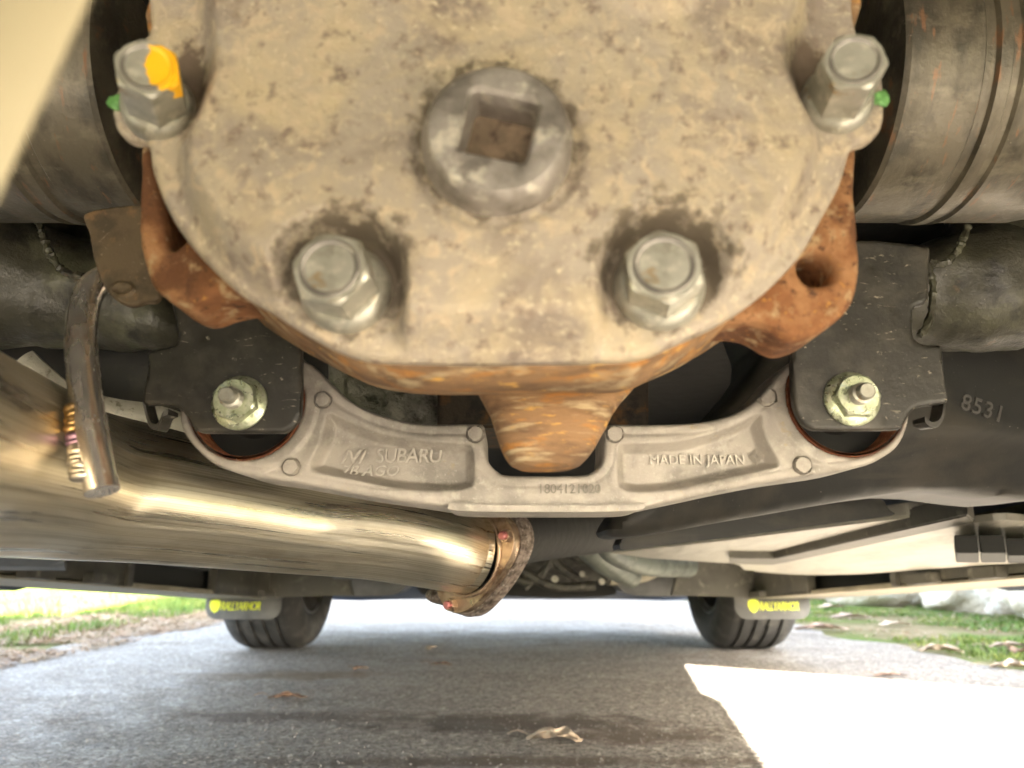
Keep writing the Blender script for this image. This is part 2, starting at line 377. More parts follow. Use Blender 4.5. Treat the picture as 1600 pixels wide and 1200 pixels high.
M['rim'] = mk('grey_alloy_rim', (.34, .33, .31), .42, .7, mixes=[((.18, .16, .13), 14, .48, .64)])
M['tan'] = mk('tan_painted_panel', (.30, .262, .172), .6, 0, mixes=[((.26, .23, .15), 5, .4, .65)], spec=.3)
M['soil'] = mk('lawn_soil', (.12, .11, .045), .95, 0, mixes=[((.20, .16, .09), 3, .45, .62), ((.10, .14, .03), 1.5, .48, .6)], bump=[(40, .02)], spec=.1)
M['drive'] = mk('weathered_asphalt', (.34, .305, .26), .85, 0,
    mixes=[((.27, .24, .20), 1.3, .42, .62, (1, 2.2, 1)), ((.41, .375, .33), 2.4, .50, .68, (1, 3, 1)), ((.19, .15, .11), 3.1, .56, .68), ((.19, .165, .135), 60, .50, .62), ((.55, .50, .42), 95, .53, .60), ((.055, .048, .040), 150, .56, .62), ((.40, .37, .33), 260, .58, .66)],
    bump=[(240, .010), (100, .014), (14, .014)], spec=.3, rvar=(9, .6, .95),
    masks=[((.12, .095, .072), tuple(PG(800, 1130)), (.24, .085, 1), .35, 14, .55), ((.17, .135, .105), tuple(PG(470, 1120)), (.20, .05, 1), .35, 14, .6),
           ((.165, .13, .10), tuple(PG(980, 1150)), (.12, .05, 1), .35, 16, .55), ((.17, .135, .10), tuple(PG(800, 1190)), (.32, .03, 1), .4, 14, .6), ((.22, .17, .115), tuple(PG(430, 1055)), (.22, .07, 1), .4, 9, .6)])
M['grassm'] = mk('short_lawn_blades', (.085, .14, .025), .6, 0, mixes=[((.17, .19, .04), 3, .45, .6), ((.06, .14, .02), 8, .5, .65)], spec=.25)
M['straw'] = mk('dry_straw_litter', (.30, .235, .155), .8, 0, mixes=[((.24, .15, .09), 9, .45, .6), ((.40, .34, .27), 17, .52, .66)], spec=.15)
M['leafpale'] = mk('pale_dry_leaf', (.36, .28, .20), .7, 0, mixes=[((.46, .39, .30), 40, .45, .6), ((.22, .15, .10), 90, .6, .7)], bump=[(180, .001)], spec=.25)
M['leafbrown'] = mk('brown_dry_leaf', (.17, .105, .065), .75, 0, mixes=[((.24, .16, .11), 50, .45, .62)], bump=[(180, .001)], spec=.2)
M['leafpink'] = mk('dusty_pink_leaf', (.26, .19, .15), .75, 0, mixes=[((.34, .27, .22), 40, .45, .62)], spec=.2)
M['stone'] = mk('pale_cream_stone', (.56, .49, .38), .9, 0, mixes=[((.50, .43, .33), 4, .45, .62), ((.70, .66, .58), 9, .5, .65), ((.36, .24, .18), 7, .64, .74)], bump=[(7, .05), (40, .01)], spec=.2)
M['siding'] = mk('white_house_siding', (.60, .57, .52), .7, 0)
M['roofm'] = mk('grey_shingles', (.12, .115, .11), .9, 0)
M['glass'] = mk('dark_window_glass', (.03, .035, .04), .08, 0)

# ================================================================== GROUND
def sheet(name, x0, x1, y0, y1, nx, ny, z, mat, wob=0, kind='structure'):
    xs = np.linspace(0, 1, nx); vs = []
    for j in range(ny):
        y = y0 + (y1 - y0) * j / (ny - 1)
        a = x0 + wob * (fbm(np.array(y * 1.7), np.array(3.), 4) - .5); b = x1 + wob * (fbm(np.array(y * 1.9), np.array(9.), 4) - .5)
        for t in xs: vs.append((a + (b - a) * t, y, z))
    fs = [(j * nx + i, j * nx + i + 1, (j + 1) * nx + i + 1, (j + 1) * nx + i) for j in range(ny - 1) for i in range(nx - 1)]
    o = meshobj(name, vs, fs, mat, None, None); o['kind'] = kind; return o
sheet('lawn', -80, 80, -40, 140, 3, 3, -.006, M['soil'])
DX0, DX1 = -1.5, 1.36
dr = sheet('driveway', DX0, DX1, -9, 14, 30, 460, 0.0, M['drive'], .34)

# ================================================================== HOUSE out of view, added so that its shadow covers the driveway
HX, HY = 4.4, -.33
hs = thing('house', (HX + 3, 4, 0), 'white sided house added out of view on the right to shade the driveway', 'house')
prism('wall', [(HX, 0), (HX + 7, 0), (HX + 7, 3.2), (HX + 3.5, 5.2), (HX, 3.2)], HY, HY + 11, M['siding'], hs)
for s in (0, 1):
    e = [(HX - .12, 3.2), (HX + 3.5, 5.28)] if s == 0 else [(HX + 7.12, 3.2), (HX + 3.5, 5.28)]
    slab('roof', [(e[0][0], HY, e[0][1] + .02), (e[1][0], HY, e[1][1]), (e[1][0], HY + 11.2, e[1][1]), (e[0][0], HY + 11.2, e[0][1] + .02)], .1, M['roofm'], hs)
for wy in (1.5, 4.5, 7.5):
    wf = box('window', (HX - .02, wy, 1.7), (.06, 1.1, 1.3), M['siding'], hs, .01)
    box('pane', (HX - .052, wy, 1.7), (.02, .95, 1.15), M['glass'], wf)

# ================================================================== CAR BODY, WHEELS, FLAPS
def zf(Y, b): return CH + b - .066 * Y
car = thing('car', (0, 1.2, 0), 'raised car seen from underneath, with dark sills, front wheels and mud flaps', 'car')
XB = .905
# floor pan
slab('floor_pan', [(-XB + .02, -.62, zf(-.62, .34)), (XB - .02, -.62, zf(-.62, .34)), (XB - .02, 3.4, zf(3.4, .30)), (-XB + .02, 3.4, zf(3.4, .30))], .03, M['pan'], car)
# body sides with wheel arches
def body_side(s):
    o = []
    def arch(yc, zc, r, n=14):
        return [(yc + r * math.cos(a), zc + r * math.sin(a)) for a in np.linspace(math.pi * 1.0, 0, n)]
    def ok(lst, zmin): return [(y, max(z, zmin(y))) for y, z in lst]
    zs = lambda y: zf(y, .045)
    pts = [(-.68, zf(-.68, .10))] + [(-.04, zf(-.04, .06))] + ok(arch(.33, .34, .345), zs) + [(.69, zs(.69)), (1.4, zs(1.4))] + ok(arch(2.72, .34, .41), zs) + [(3.42, zs(3.42)), (3.5, .6), (3.3, .85), (2.3, 1.02), (1.6, 1.45), (0, 1.5), (-.5, 1.15), (-.72, 1.05)]
    bm = bmesh.new(); vs = [bm.verts.new((s * XB, y, z)) for y, z in pts]; f = bm.faces.new(vs)
    r = bmesh.ops.extrude_face_region(bm, geom=[f]); bmesh.ops.translate(bm, vec=(-s * .03, 0, 0), verts=[g for g in r['geom'] if isinstance(g, bmesh.types.BMVert)])
    bmobj('body_side', bm, M['paint'], car)
body_side(1); body_side(-1)
for s in (1, -1): box('arch_liner', (s * .74, .70, .50), (.30, .02, .50), M['pan'], car, .004)  # flat boards out of view, added to block sun leaking through the rear arches
prism('rear_bumper', catmull([(-.86, zf(-.68, .12)), (-.5, zf(-.68, .10)), (0, zf(-.68, .10)), (.5, zf(-.68, .10)), (.86, zf(-.68, .12)), (.9, .7), (.86, 1.05), (0, 1.1), (-.86, 1.05), (-.9, .7)], 4), -.74, -.66, M['paint'], car, .02)
prism('front_bumper', catmull([(-.86, .15), (-.4, .13), (0, .13), (.4, .13), (.86, .15), (.9, .4), (.86, .8), (0, .86), (-.86, .8), (-.9, .4)], 4), 3.38, 3.5, M['paint'], car, .02)
slab('roof', [(-.75, -.5, 1.2), (.75, -.5, 1.2), (.75, 2.0, 1.3), (-.75, 2.0, 1.3)], .2, M['paint'], car)
# sills
XS = .70
for s in (1, -1):
    yA, yB = .70, 2.28
    # underside lip
    c = [(s * XS, yA), (s * XB * .985, yA), (s * XB * .985, yB), (s * XS, yB)]
    if s < 0: c = c[::-1]
    slab('sill_lip', [(x, y, zf(y, .052)) for x, y in c], .010, M['silllip'], car, .003)
    # inner face with an opening, built as upright pieces standing 2 mm proud of each other
    def up(y0, y1, b0, b1, x, mat, name, th=.006, par=car):
        bm = bmesh.new()
        q = [(x, y0, zf(y0, b0)), (x, y1, zf(y1, b0)), (x, y1, zf(y1, b1)), (x, y0, zf(y0, b1))]
        f = bm.faces.new([bm.verts.new(v) for v in q]); r = bmesh.ops.extrude_face_region(bm, geom=[f])
        bmesh.ops.translate(bm, vec=(s * th, 0, 0), verts=[g for g in r['geom'] if isinstance(g, bmesh.types.BMVert)])
        bmesh.ops.bevel(bm, geom=bm.edges[:], offset=.0018, segments=2, affect='EDGES')
        return bmobj(name, bm, mat, par, 35)
    yo0, yo1 = PX(1400, 900, XS).y, PX(1262, 900, XS).y
    up(yA, yo0, .054, .15, s * XS, M['sill'], 'sill_wall'); up(yo1, yB + .012, .054, .15, s * XS, M['sill'], 'sill_wall')
    up(yo0 - .03, yo1 + .16, .054, .15, s * (XS + .03), M['sillin'], 'sill_recess')
    up(yo0 - .012, yo0 + .012, .054, .15, s * (XS - .006), M['sill'], 'sill_rib', .02); up(yo1 - .012, yo1 + .012, .054, .15, s * (XS - .006), M['sill'], 'sill_rib', .02)
    for a, b in ((1430, 1470), (1530, 1575), (1165, 1195)):
        ya, yb = PX(b, 900, XS).y, PX(a, 900, XS).y
        t1 = up(ya, yb, .054, .072, s * (XS - .018), M['sill'], 'sill_tab', .022)
    # transverse liner ahead of the sill
    o = [(s * .46, zf(2.2, .055)), (s * .9, zf(2.2, .045)), (s * .9, zf(2.2, .20)), (s * .50, zf(2.2, .20))]
    prism('arch_liner', o, 2.29, 2.32, M['sill'], car, .004)
    # rounded plastic splash guard further in
    g = [P(800 + s * a, b, 2.45) for a, b in ((155, 898), (175, 925), (215, 931), (290, 930), (350, 926), (350, 870), (210, 868), (190, 885))]
    prism('splash_guard', catmull([(p.x, p.z) for p in g], 4), 2.42, 2.62, M['liner'], car, .01)
# pale undertray panels on the right, thinner slivers on the left
def panel(pts, b, th, mat, name='undertray_panel', bev=.003):
    q = [PP(x, y, b) for x, y in pts]
    return slab(name, q, th, mat, car, bev)
def strip(A, B, mat, name='undertray_panel', th=.008):
    A = catmull([tuple(p) for p in A], 5, False); B = catmull([tuple(p) for p in B], 5, False); n = len(A); K = 7; vs = []
    for a, b in zip(A, B):
        a, b = Vector(a), Vector(b)
        for k in range(K):
            t = k / (K - 1); vs.append(a.lerp(b, t) + Vector((0, 0, -.006 * math.sin(math.pi * t) ** 2 + .003 * math.sin(t * 14))))
    m = len(vs); vs += [v + Vector((0, 0, th)) for v in vs]; fs = []
    for i in range(n - 1):
        for k in range(K - 1):
            a = i * K + k; fs.append((a, a + K, a + K + 1, a + 1)); fs.append((m + a, m + a + 1, m + a + K + 1, m + a + K))
    rim = [k for k in range(K)] + [i * K + K - 1 for i in range(1, n)] + [(n - 1) * K + k for k in range(K - 2, -1, -1)] + [i * K for i in range(n - 2, 0, -1)]
    for i in range(len(rim)): a, b = rim[i], rim[(i + 1) % len(rim)]; fs.append((a, b, m + b, m + a))
    o = meshobj(name, vs, fs, mat, car, 40); bm = bmesh.new(); bm.from_mesh(o.data); bmesh.ops.recalc_face_normals(bm, faces=bm.faces); bm.to_mesh(o.data); bm.free(); return o
ra = panel([(952, 864), (1120, 846), (1300, 823), (1420, 808), (1500, 805), (1512, 812), (1330, 850), (1190, 879), (1130, 880), (1010, 872)], .116, .018, M['panel'])
ra['label'] = 'pale upper undertray panel beside the dark strake'
rb = strip([PP(x, y, .108) for x, y in ((1146, 881), (1210, 882), (1330, 856), (1522, 817), (1620, 815), (1750, 813))], [PX(x, y, .69) for x, y in ((1190, 893), (1255, 898), (1330, 900), (1440, 893), (1600, 883), (1800, 870))], M['panel'])
rb['label'] = 'pale lower undertray panel running along the sill'
st = panel([(1140, 872), (1210, 873), (1330, 846), (1512, 806), (1524, 816), (1330, 858), (1208, 883), (1140, 881)], .103, .024, M['sill'], 'undertray_strake', .002)
# openings in the lower panel are separate dark sockets standing under it
for a, b in (((1494, 864), (1530, 879)), ((1533, 864), (1572, 879)), ((1575, 868), (1640, 880))):
    q = [PP(a[0], a[1], .070), PP(b[0], a[1], .070), PP(b[0], b[1], .070), PP(a[0], b[1], .070)]
    slab('undertray_socket', q, .020, M['sillin'], car, .001)
strip([PX(x, y, -.58) for x, y in ((100, 872), (60, 868), (-140, 862))], [PX(x, y, -.69) for x, y in ((104, 890), (10, 890), (-140, 884))], M['sill'])
panel([(96, 884), (180, 889), (250, 895), (330, 892), (255, 875), (100, 870)], .105, .010, M['liner'])
panel([(510, 885), (560, 889), (640, 899), (650, 905), (520, 905)], .10, .02, M['liner'])

# wheels
def wheel(x, y, s, parent=car):
    wz = .33
    wroot = lathe('wheel', [(-.075, .05), (-.075, .075), (.02, .085), (.03, .05)], M['rim'], car, (x, y, wz), 'X', 40)
    W = .125; pr = []
    prof = [(-.104, .205), (-.112, .222), (-.124, .245), (-.130, .270), (-.126, .292), (-.118, .308), (-.108, .3185), (-.092, .3255)]
    groove = []
    for gx in (-.062, -.020, .020, .062):
        groove += [(gx - .007, .3300), (gx - .005, .3220), (gx + .005, .3220), (gx + .007, .3300)]
    prof = prof + [(-.085, .3285)] + groove + [(.085, .3285)] + [(-a, b) for a, b in prof[::-1]]
    lathe('tyre', prof, M['tyre'], wroot, (x, y, wz), 'X', 96, 30, cap=False)
    lathe('rim', [(-.108, .226), (-.112, .215), (-.104, .207), (-.098, .196), (-.06, .190), (.0, .180), (.05, .182), (.09, .196), (.104, .207), (.112, .215), (.108, .226)], M['rim'], wroot, (x, y, wz), 'X', 72, 30, cap=False)
    for k in range(5):
        a = 2 * math.pi * k / 5 + .3
        sx = x + s * .035
        bm = bmesh.new(); bmesh.ops.create_cube(bm, size=1); bmesh.ops.scale(bm, vec=(.03, .045, .15), verts=bm.verts)
        bmesh.ops.bevel(bm, geom=bm.edges[:], offset=.006, segments=2, affect='EDGES')
        bmesh.ops.translate(bm, vec=(0, 0, .115), verts=bm.verts); bmesh.ops.rotate(bm, matrix=Matrix.Rotation(a, 3, 'X'), verts=bm.verts)
        bmesh.ops.translate(bm, vec=(sx, y, wz), verts=bm.verts); bmobj('spoke', bm, M['rim'], wroot)
    lathe('brake_disc', [(-.03, .06), (-.03, .176), (-.008, .176), (-.008, .06)], M['engine'], wroot, (x, y, wz), 'X', 48)
    # tread blocks: sipes cut as thin raised blocks round the shoulder ribs
    return wroot
wheel(.785, 2.76, 1); wheel(-.80, 2.76, -1)
wheel(.79, .33, 1); wheel(-.79, .33, -1)

def text(name, body, size, loc, mat, parent, extrude=.0004, bevel=0., outline=False, shear=0., align='LEFT', rotz=0., sx=1., sp=1., rx=90, offset=0.):
    cu = bpy.data.curves.new(name, 'FONT'); cu.body = body; cu.size = size; cu.extrude = extrude; cu.align_x = align; cu.shear = shear; cu.space_character = sp; cu.offset = offset
    cu.resolution_u = 3
    if outline: cu.fill_mode = 'NONE'; cu.bevel_depth = bevel; cu.bevel_resolution = 1; cu.extrude = 0
    elif bevel: cu.bevel_depth = bevel; cu.bevel_resolution = 1
    t = bpy.data.objects.new(name + '_tmp', cu); COL.objects.link(t)
    bpy.context.view_layer.update()
    me = bpy.data.meshes.new_from_object(t.evaluated_get(bpy.context.evaluated_depsgraph_get()))
    bpy.data.objects.remove(t); bpy.data.curves.remove(cu)
    me.transform(Matrix.Translation(Vector(loc) - org(parent)) @ Matrix.Rotation(R(rotz), 4, 'Y') @ Matrix.Rotation(R(rx), 4, 'X') @ Matrix.Diagonal((sx, 1, 1, 1)))
    me.materials.clear()
    return link(name, me, parent, mat)

def flap(x0p, x1p, s):
    yf = 2.335
    a, b = P(x0p, 968, yf), P(x1p, 968, yf); zb = a.z; zt = P(800, 900, yf).z
    x0, x1, r = a.x, b.x, .035
    pts = [(x0, zt), (x0, zb + r)] + [(x0 + r - r * math.cos(t), zb + r - r * math.sin(t)) for t in np.linspace(.2, 1.5, 5)] + \
          [(x1 - r + r * math.cos(t), zb + r - r * math.sin(t)) for t in np.linspace(1.5, .2, 5)] + [(x1, zb + r), (x1, zt)]
    f = prism('mud_flap', pts, yf, yf + .006, M['flap'], car, .0015)
    L = x1 - x0; bx = x0 + L * (.22 if s > 0 else .10)
    text('lettering', 'RALLYARMOR', .034, (bx + L * .10, yf - .0008, zb + .026), M['neon'], f, .0004, 0, False, .28, 'LEFT', 0, .60, .86, 90, .0002)
    # shield logo
    c = Vector((bx + L * .03, 0, zb + .037)); k = .019
    sh = [(-.8, .8), (-.3, 1), (.3, 1), (.8, .8), (.85, .1), (.55, -.6), (0, -1), (-.55, -.6), (-.85, .1)]
    prism('shield_logo', [(c.x + u * k, c.z + v * k) for u, v in sh], yf - .0012, yf - .0002, M['neon'], f, 0, None)
    return f
flap(1149, 1268, 1)['label'] = 'right grey mud flap with yellow print'
flap(319, 438, -1)['label'] = 'left grey mud flap with yellow print'

# ================================================================== middle distance under the car: gearbox, arms, hoses
gb = thing('gearbox', (0, 2.5, .2), 'dark grimy gearbox and engine cradle hanging between the front wheels', 'gearbox')
o = [P(x, y, 2.6) for x, y in ((640, 905), (660, 928), (690, 931), (760, 930), (800, 931), (870, 934), (940, 932), (962, 928), (962, 860), (640, 860))]
prism('cradle', [(p.x, p.z) for p in o], 2.58, 2.95, M['pan'], gb, .006)
o = [P(x, y, 2.2) for x, y in ((800, 880), (850, 905), (905, 912), (960, 902), (985, 870), (1000, 790), (780, 780))]
prism('casing', catmull([(p.x, p.z) for p in o], 4), 2.25, 2.9, M['engine'], gb, .02)
for path, r in (([(700, 895), (730, 905), (790, 902), (830, 912)], .010), ([(845, 905), (865, 870), (890, 855), (935, 890), (950, 905)], .008), ([(840, 850), (870, 845), (900, 870), (948, 888)], .012),
                ([(820, 920), (850, 890), (870, 875)], .007), ([(880, 800), (860, 840), (870, 880), (905, 905)], .012), ([(800, 880), (860, 915), (930, 915)], .012)):
    tube('hose', [P(x, y, 2.05) for x, y in path], r, M['engine'], gb, 12)
for x, y, r in ((867, 905, .009), (948, 895, .010), (941, 909, .008), (910, 897, .007)):
    lathe('bolt', [(0, r), (.012, r), (.014, r * .6)], M['shield'], gb, P(x, y, 2.0), 'Y', 12)
fa = thing('suspension_arm', P(930, 850, 1.7), 'grey green suspension arm slanting down beside the exhaust flange', 'suspension arm')
tube('arm', [P(878, 770, 1.5), P(905, 830, 1.62), P(945, 872, 1.8), P(985, 900, 2.0)], [.040, .036, .036, .03], M['arm'], fa, 20)
tube('rail', [P(935, 780, 1.4), P(938, 825, 1.5), P(958, 862, 1.7), P(1010, 880, 1.9), P(1075, 884, 2.1)], [.022, .024, .026, .03, .03], M['arm'], fa, 18)
tube('brace', [P(950, 905, 2.1), P(1005, 900, 2.15), P(1040, 884, 2.2), P(1075, 878, 2.3)], .016, M['silllip'], fa, 14)

# ================================================================== FUEL TANK
tk = thing('fuel_tank', P(1400, 680, .66), 'smooth black moulded fuel tank with digits, behind the cast member', 'fuel tank')
o = outl([(1205, 430, 'f'), (1700, 430, 'f'), (1700, 752, 'f'), (1440, 764, 'f'), (1200, 802, 'f'), (975, 838, 'f'), (965, 800, 'f'), (1060, 700, 'f'), (1190, 560, 'f')], .66, .66, 5)
relief('shell', o, .66, lambda x, z, d: .030 * sstep(d / .05) + .004 * fbm(x * 9, z * 9), .006, .10, M['tank'], tk, rnd=.01)
o = outl([(-150, 430, 'f'), (505, 430, 'f'), (500, 600, 'f'), (430, 700, 'f'), (200, 760, 'f'), (-150, 760, 'f')], .64, .64, 5)
relief('shell', o, .64, lambda x, z, d: .030 * sstep(d / .05), .006, .2, M['tank'], tk, rnd=.01)
o = outl([(970, 858, 'f'), (1000, 822, 'f'), (1120, 806, 'f'), (1300, 787, 'f'), (1368, 776, 'f'), (1390, 796, 'f'), (1392, 806, 'f'), (1300, 818, 'f'), (1200, 832, 'f'), (1040, 852, 'f')], .80, .80, 4)
prism('guard_flange', [(x, z) for x, z in o], .80, .86, M['tank'], tk, .004)
pz = P(1500, 640, .625)
text('mould_digits', '8531', .020, P(1499, 638, .6283), M['tankink'], tk, .0005, .0003, False, 0, 'LEFT', 20, .85, 1.1)
# middle block and heat wrap behind the differential nose
mb = thing('driveshaft_block', P(850, 640, .5), 'dark rusty block behind the differential nose', 'coupling')
o = outl([(683, 560, 'f'), (1014, 560, 'f'), (1014, 668, 'f'), (683, 668, 'f')], .52, .52, 1, False)
prism('block', o, .52, .62, mk('dark_rusted_steel', (.055, .043, .032), .7, .3, mixes=[((.13, .065, .025), 70, .52, .64), ((.02, .018, .015), 60, .5, .62)], bump=[(300, .0006)]), mb, .002)
hw = thing('heat_wrap', P(600, 640, .55), 'crumpled silver heat wrap above the left arm of the cast member', 'heat shield')
o = outl([(513, 540, 'f'), (700, 540, 'f'), (681, 700, 'f'), (520, 720, 'f')], .56, .56, 1, False)
relief('wrap', o, .56, lambda x, z, d: .012 * fbm(x * 60, z * 25, 4) + .008 * np.sin((x + z * .6) * 260) * fbm(x * 20, z * 20, 2), .0018, .05, M['fabric'], hw)

# ================================================================== SUBFRAME
sf = thing('rear_subframe', P(100, 450, .54), 'dark dented rear subframe tube with weld seams, behind the differential', 'subframe')
def frame_tube(pts, rad, nm='frame_tube'):
    o = tube(nm, pts, rad, M['frame'], sf, 40, wob=0, n=14)
    me = o.data; n_ = len(me.vertices); co = np.zeros(n_ * 3); me.vertices.foreach_get('co', co); co = co.reshape(-1, 3)
    no = np.zeros(n_ * 3); me.vertices.foreach_get('normal', no); no = no.reshape(-1, 3)
    k = (fbm(co[:, 0] * 22 + 5, co[:, 2] * 22 + co[:, 1] * 9, 3) - .45) * .022
    me.vertices.foreach_set('co', (co + no * k[:, None]).ravel()); me.update()
    return o
frame_tube([P(-260, 440, .50), P(-60, 445, .52), P(90, 455, .54), P(200, 478, .54), P(262, 505, .54), P(276, 512, .56)], [.050, .048, .044, .034, .022, .008])
frame_tube([P(1380, 470, .56), P(1440, 462, .55), P(1520, 455, .54), P(1640, 445, .54), P(1850, 440, .54)], [.040, .043, .044, .045, .048])
frame_tube([P(40, 470, .55), P(45, 400, .56), P(30, 300, .57)], [.03, .038, .05], 'upright')
frame_tube([P(1555, 470, .55), P(1560, 400, .56), P(1580, 300, .57)], [.03, .034, .05], 'upright')
def weld(pts, Y, r, n, nm='weld_seam'):
    c = catmull([tuple(P(x, y, Y)) for x, y in pts], 10, False)
    rr = [r * (.7 + .6 * random.random()) for _ in range(len(c))]
    tube(nm, c, rr, M['frame'], sf, 10, usmooth=False, wob=.12)
weld([(60, 345), (68, 370), (80, 400), (102, 425), (130, 432)], .488, .0026, 30)
weld([(1512, 352), (1500, 385), (1478, 410), (1452, 414), (1458, 450), (1452, 500), (1437, 525)], .490, .0024, 40)

# ================================================================== CV JOINT CUPS
def cup(s, xr, lab):
    yc, zc, Rr = .40, .549, .075
    t = thing('driveshaft_joint', (s * (xr + .06), yc, zc), lab, 'driveshaft joint', 'driveshaft joints')
    pr = [(0, .045), (0, .066), (.0015, .0735), (.004, Rr), (.040, Rr), (.0412, .0736), (.046, .0736), (.0472, Rr + .0012), (.053, Rr + .0014), (.0545, .0742), (.058, .0742), (.0595, Rr + .001), (.064, Rr), (.104, Rr), (.112, .0735), (.117, .069), (.120, .060)]
    lathe('housing', [(s * a, r) for a, r in pr], M['cup'], t, (s * xr, yc, zc), 'X', 128, 25)
    boot = [(.120, .058)]
    for k in range(5): boot += [(.124 + k * .014, .056 - k * .005), (.130 + k * .014, .062 - k * .005)]
    lathe('rubber_boot', [(s * a, r) for a, r in boot], M['rubber'], t, (s * xr, yc, zc), 'X', 64, 50)
    lathe('shaft', [(s * -.02, .03), (s * .0, .03), (s * .5, .014)], M['cup'], t, (s * xr, yc, zc), 'X', 32)
cup(1, .192, 'right dark steel driveshaft joint with three grooves and rust streaks')
cup(-1, .206, 'left dark steel driveshaft joint partly behind the tan blurred panel')

# ================================================================== CAST MEMBER
YM = .40; TH = .045
cm = thing('cast_member', P(850, 740, YM), 'grey cast aluminium cross member with raised lettering and two bushing rings', 'cross member')
def W(px, py, Y=YM): p = P(px, py, Y); return (p.x, p.z)
BM = 14  # how far the underside shows below the front edge
lo = [(330, 722), (380, 742), (450, 753), (560, 773), (650, 786), (702, 793), (760, 797), (950, 797), (1000, 794), (1050, 784), (1200, 753), (1335, 732), (1382, 713), (1407, 690), (1420, 650), (1417, 600), (1385, 545), (1322, 520), (1265, 545), (1235, 567)]
up_ = [(1208, 597), (1172, 633), (1130, 652), (1080, 661), (1010, 663), (966, 663), (950, 665), (945, 672), (944, 700), (941, 722), (926, 737), (902, 743), (800, 743), (778, 737), (763, 721), (759, 700), (758, 675), (755, 665), (742, 662), (660, 662), (600, 650), (550, 628), (520, 602), (492, 573), (470, 560), (440, 530), (386, 520), (325, 535), (288, 580), (281, 635), (290, 680)]
mo = catmull([W(*p) for p in lo + up_], 4)
bc = [(*W(386, 630), 89 / F * .411), (*W(1321, 622), 92 / F * .411)]
def pocket(pts): return catmull([W(*p) for p in pts], 4)
PK = [pocket([(512, 645), (540, 655), (580, 672), (640, 686), (700, 691), (728, 692), (737, 698), (741, 712), (741, 752), (732, 763), (700, 768), (630, 765), (560, 752), (495, 738), (484, 728), (488, 715), (500, 690), (506, 665)]),
      pocket([(1186, 645), (1150, 662), (1090, 682), (1040, 691), (985, 692), (970, 694), (964, 706), (964, 750), (970, 762), (990, 769), (1050, 766), (1120, 752), (1205, 733), (1216, 726), (1212, 712), (1200, 690), (1192, 665)])]
BOSS = [(505, 625, 11.5), (743, 678, 12), (960, 678, 12), (1198, 620, 13), (1253, 727, 12.5), (455, 730, 12)]
def hmem(x, z, d):
    h = np.zeros_like(x)
    for p in PK:
        q = sdf(x, z, p)
        h = h - .0075 * sstep((q + .0006) / .0060) + .0006 * sstep((q + .006) / .004) * (1 - sstep(q / .002))
    # an inner ledge that follows the upper arc
    for (a, b) in (((560, 640), (520, 610)), ):
        pass
    e = sdf(x, z, mo)
    h = h - .0004 * np.exp(-((e - .0052) / .0011) ** 2) * (z > W(800, 765)[1])
    for cx, cz, r in bc:
        q = np.hypot(x - cx, z - cz) - r
        h = h + .0016 * (1 - sstep((q - .006) / .003)) * (q > 0)
    for bx, by, br in BOSS:
        cx, cz = W(bx, by); r = br / F * .411; q = np.hypot(x - cx, z - cz)
        h = np.maximum(h, np.where(q < r + .0018, h + 0, h)); h = np.where(q < r, .0022, np.where(q < r + .0006, -.0012 + 0 * h, h))
    h = h + .00035 * (fbm(x * 160, z * 160, 4) - .5) + .0007 * (fbm(x * 40, z * 40, 2) - .5)
    return h
relief('casting', mo, YM, hmem, .0006, TH, M['alu'], cm, holes=bc, rnd=.0022, smooth=50)
# lower lip
lp = [W(x, y) for x, y in ((702, 791), (708, 786), (760, 789), (900, 790), (1000, 788), (1005, 792), (998, 797), (950, 800), (760, 800), (705, 797))]
prism('lower_lip', catmull(lp, 3), YM - .004, YM + TH + .003, M['alu'], cm, .0012)
for (cx, cz, r), nm in zip(bc, 'ab'):
    lathe('bushing_sleeve', [(-.002, r - .0002), (-.0005, r + .0001), (TH, r + .0001), (TH, r - .0022), (-.0005, r - .0022), (-.002, r - .0014)], M['rustring'], cm, (cx, YM, cz), 'Y', 96, cap=False)
    lathe('bushing_rubber', [(.016, r - .0022), (.020, r * .8), (.016, r * .55), (.008, r * .42), (-.001, r * .40), (-.001, r * .12)], M['rubber'], cm, (cx, YM, cz), 'Y', 64)
def etx(s, px, py, size, sx=1., shear=0., sp_=1., sink=.0098, rz=0, outline=True, bev=.00028, mat='alupale'):
    p = P(px, py, YM); return text('lettering', s, size, (p.x, YM + sink, p.z), M[mat], cm, .0004, bev, outline, shear, 'LEFT', rz, sx, sp_)
etx('SUBARU', 583, 720, .0108, .93, .1, .92, sink=.0063, outline=False, bev=.00012)
etx('/V/', 530, 721, .0098, 1.15, .1, .92, sink=.0062, outline=False, bev=.0002)
etx('7B AGO', 527, 741, .0078, 1.1, .35, 1.0, sink=.0060, outline=False, bev=.0001)
etx('MADE IN JAPAN', 1018, 723, .0072, .97, 0, 1.02, sink=.0064, outline=False, bev=.00005)
etx('1804121020', 840, 771, .0070, .94, 0, 1.0, sink=-.0004, outline=False, bev=0, mat='aludark')
# small diamond mark in the right pocket
dm = [W(1188, 698), W(1200, 710), W(1188, 724), W(1176, 711)]
bm = bmesh.new()
for k in (1.0, .72, .44):
    c = np.mean(dm, 0); q = [c + (np.array(p) - c) * k for p in dm]; q2 = [c + (np.array(p) - c) * (k - .1) for p in dm]
    for i in range(4):
        a, b, c2, d2 = q[i], q[(i + 1) % 4], q2[(i + 1) % 4], q2[i]
        vs = [bm.verts.new((v[0], YM + .0056, v[1])) for v in (a, b, c2, d2)]; f = bm.faces.new(vs)
        r = bmesh.ops.extrude_face_region(bm, geom=[f]); bmesh.ops.translate(bm, vec=(0, .0012, 0), verts=[g for g in r['geom'] if isinstance(g, bmesh.types.BMVert)])
bmobj('diamond_mark', bm, M['alu'], cm, None)

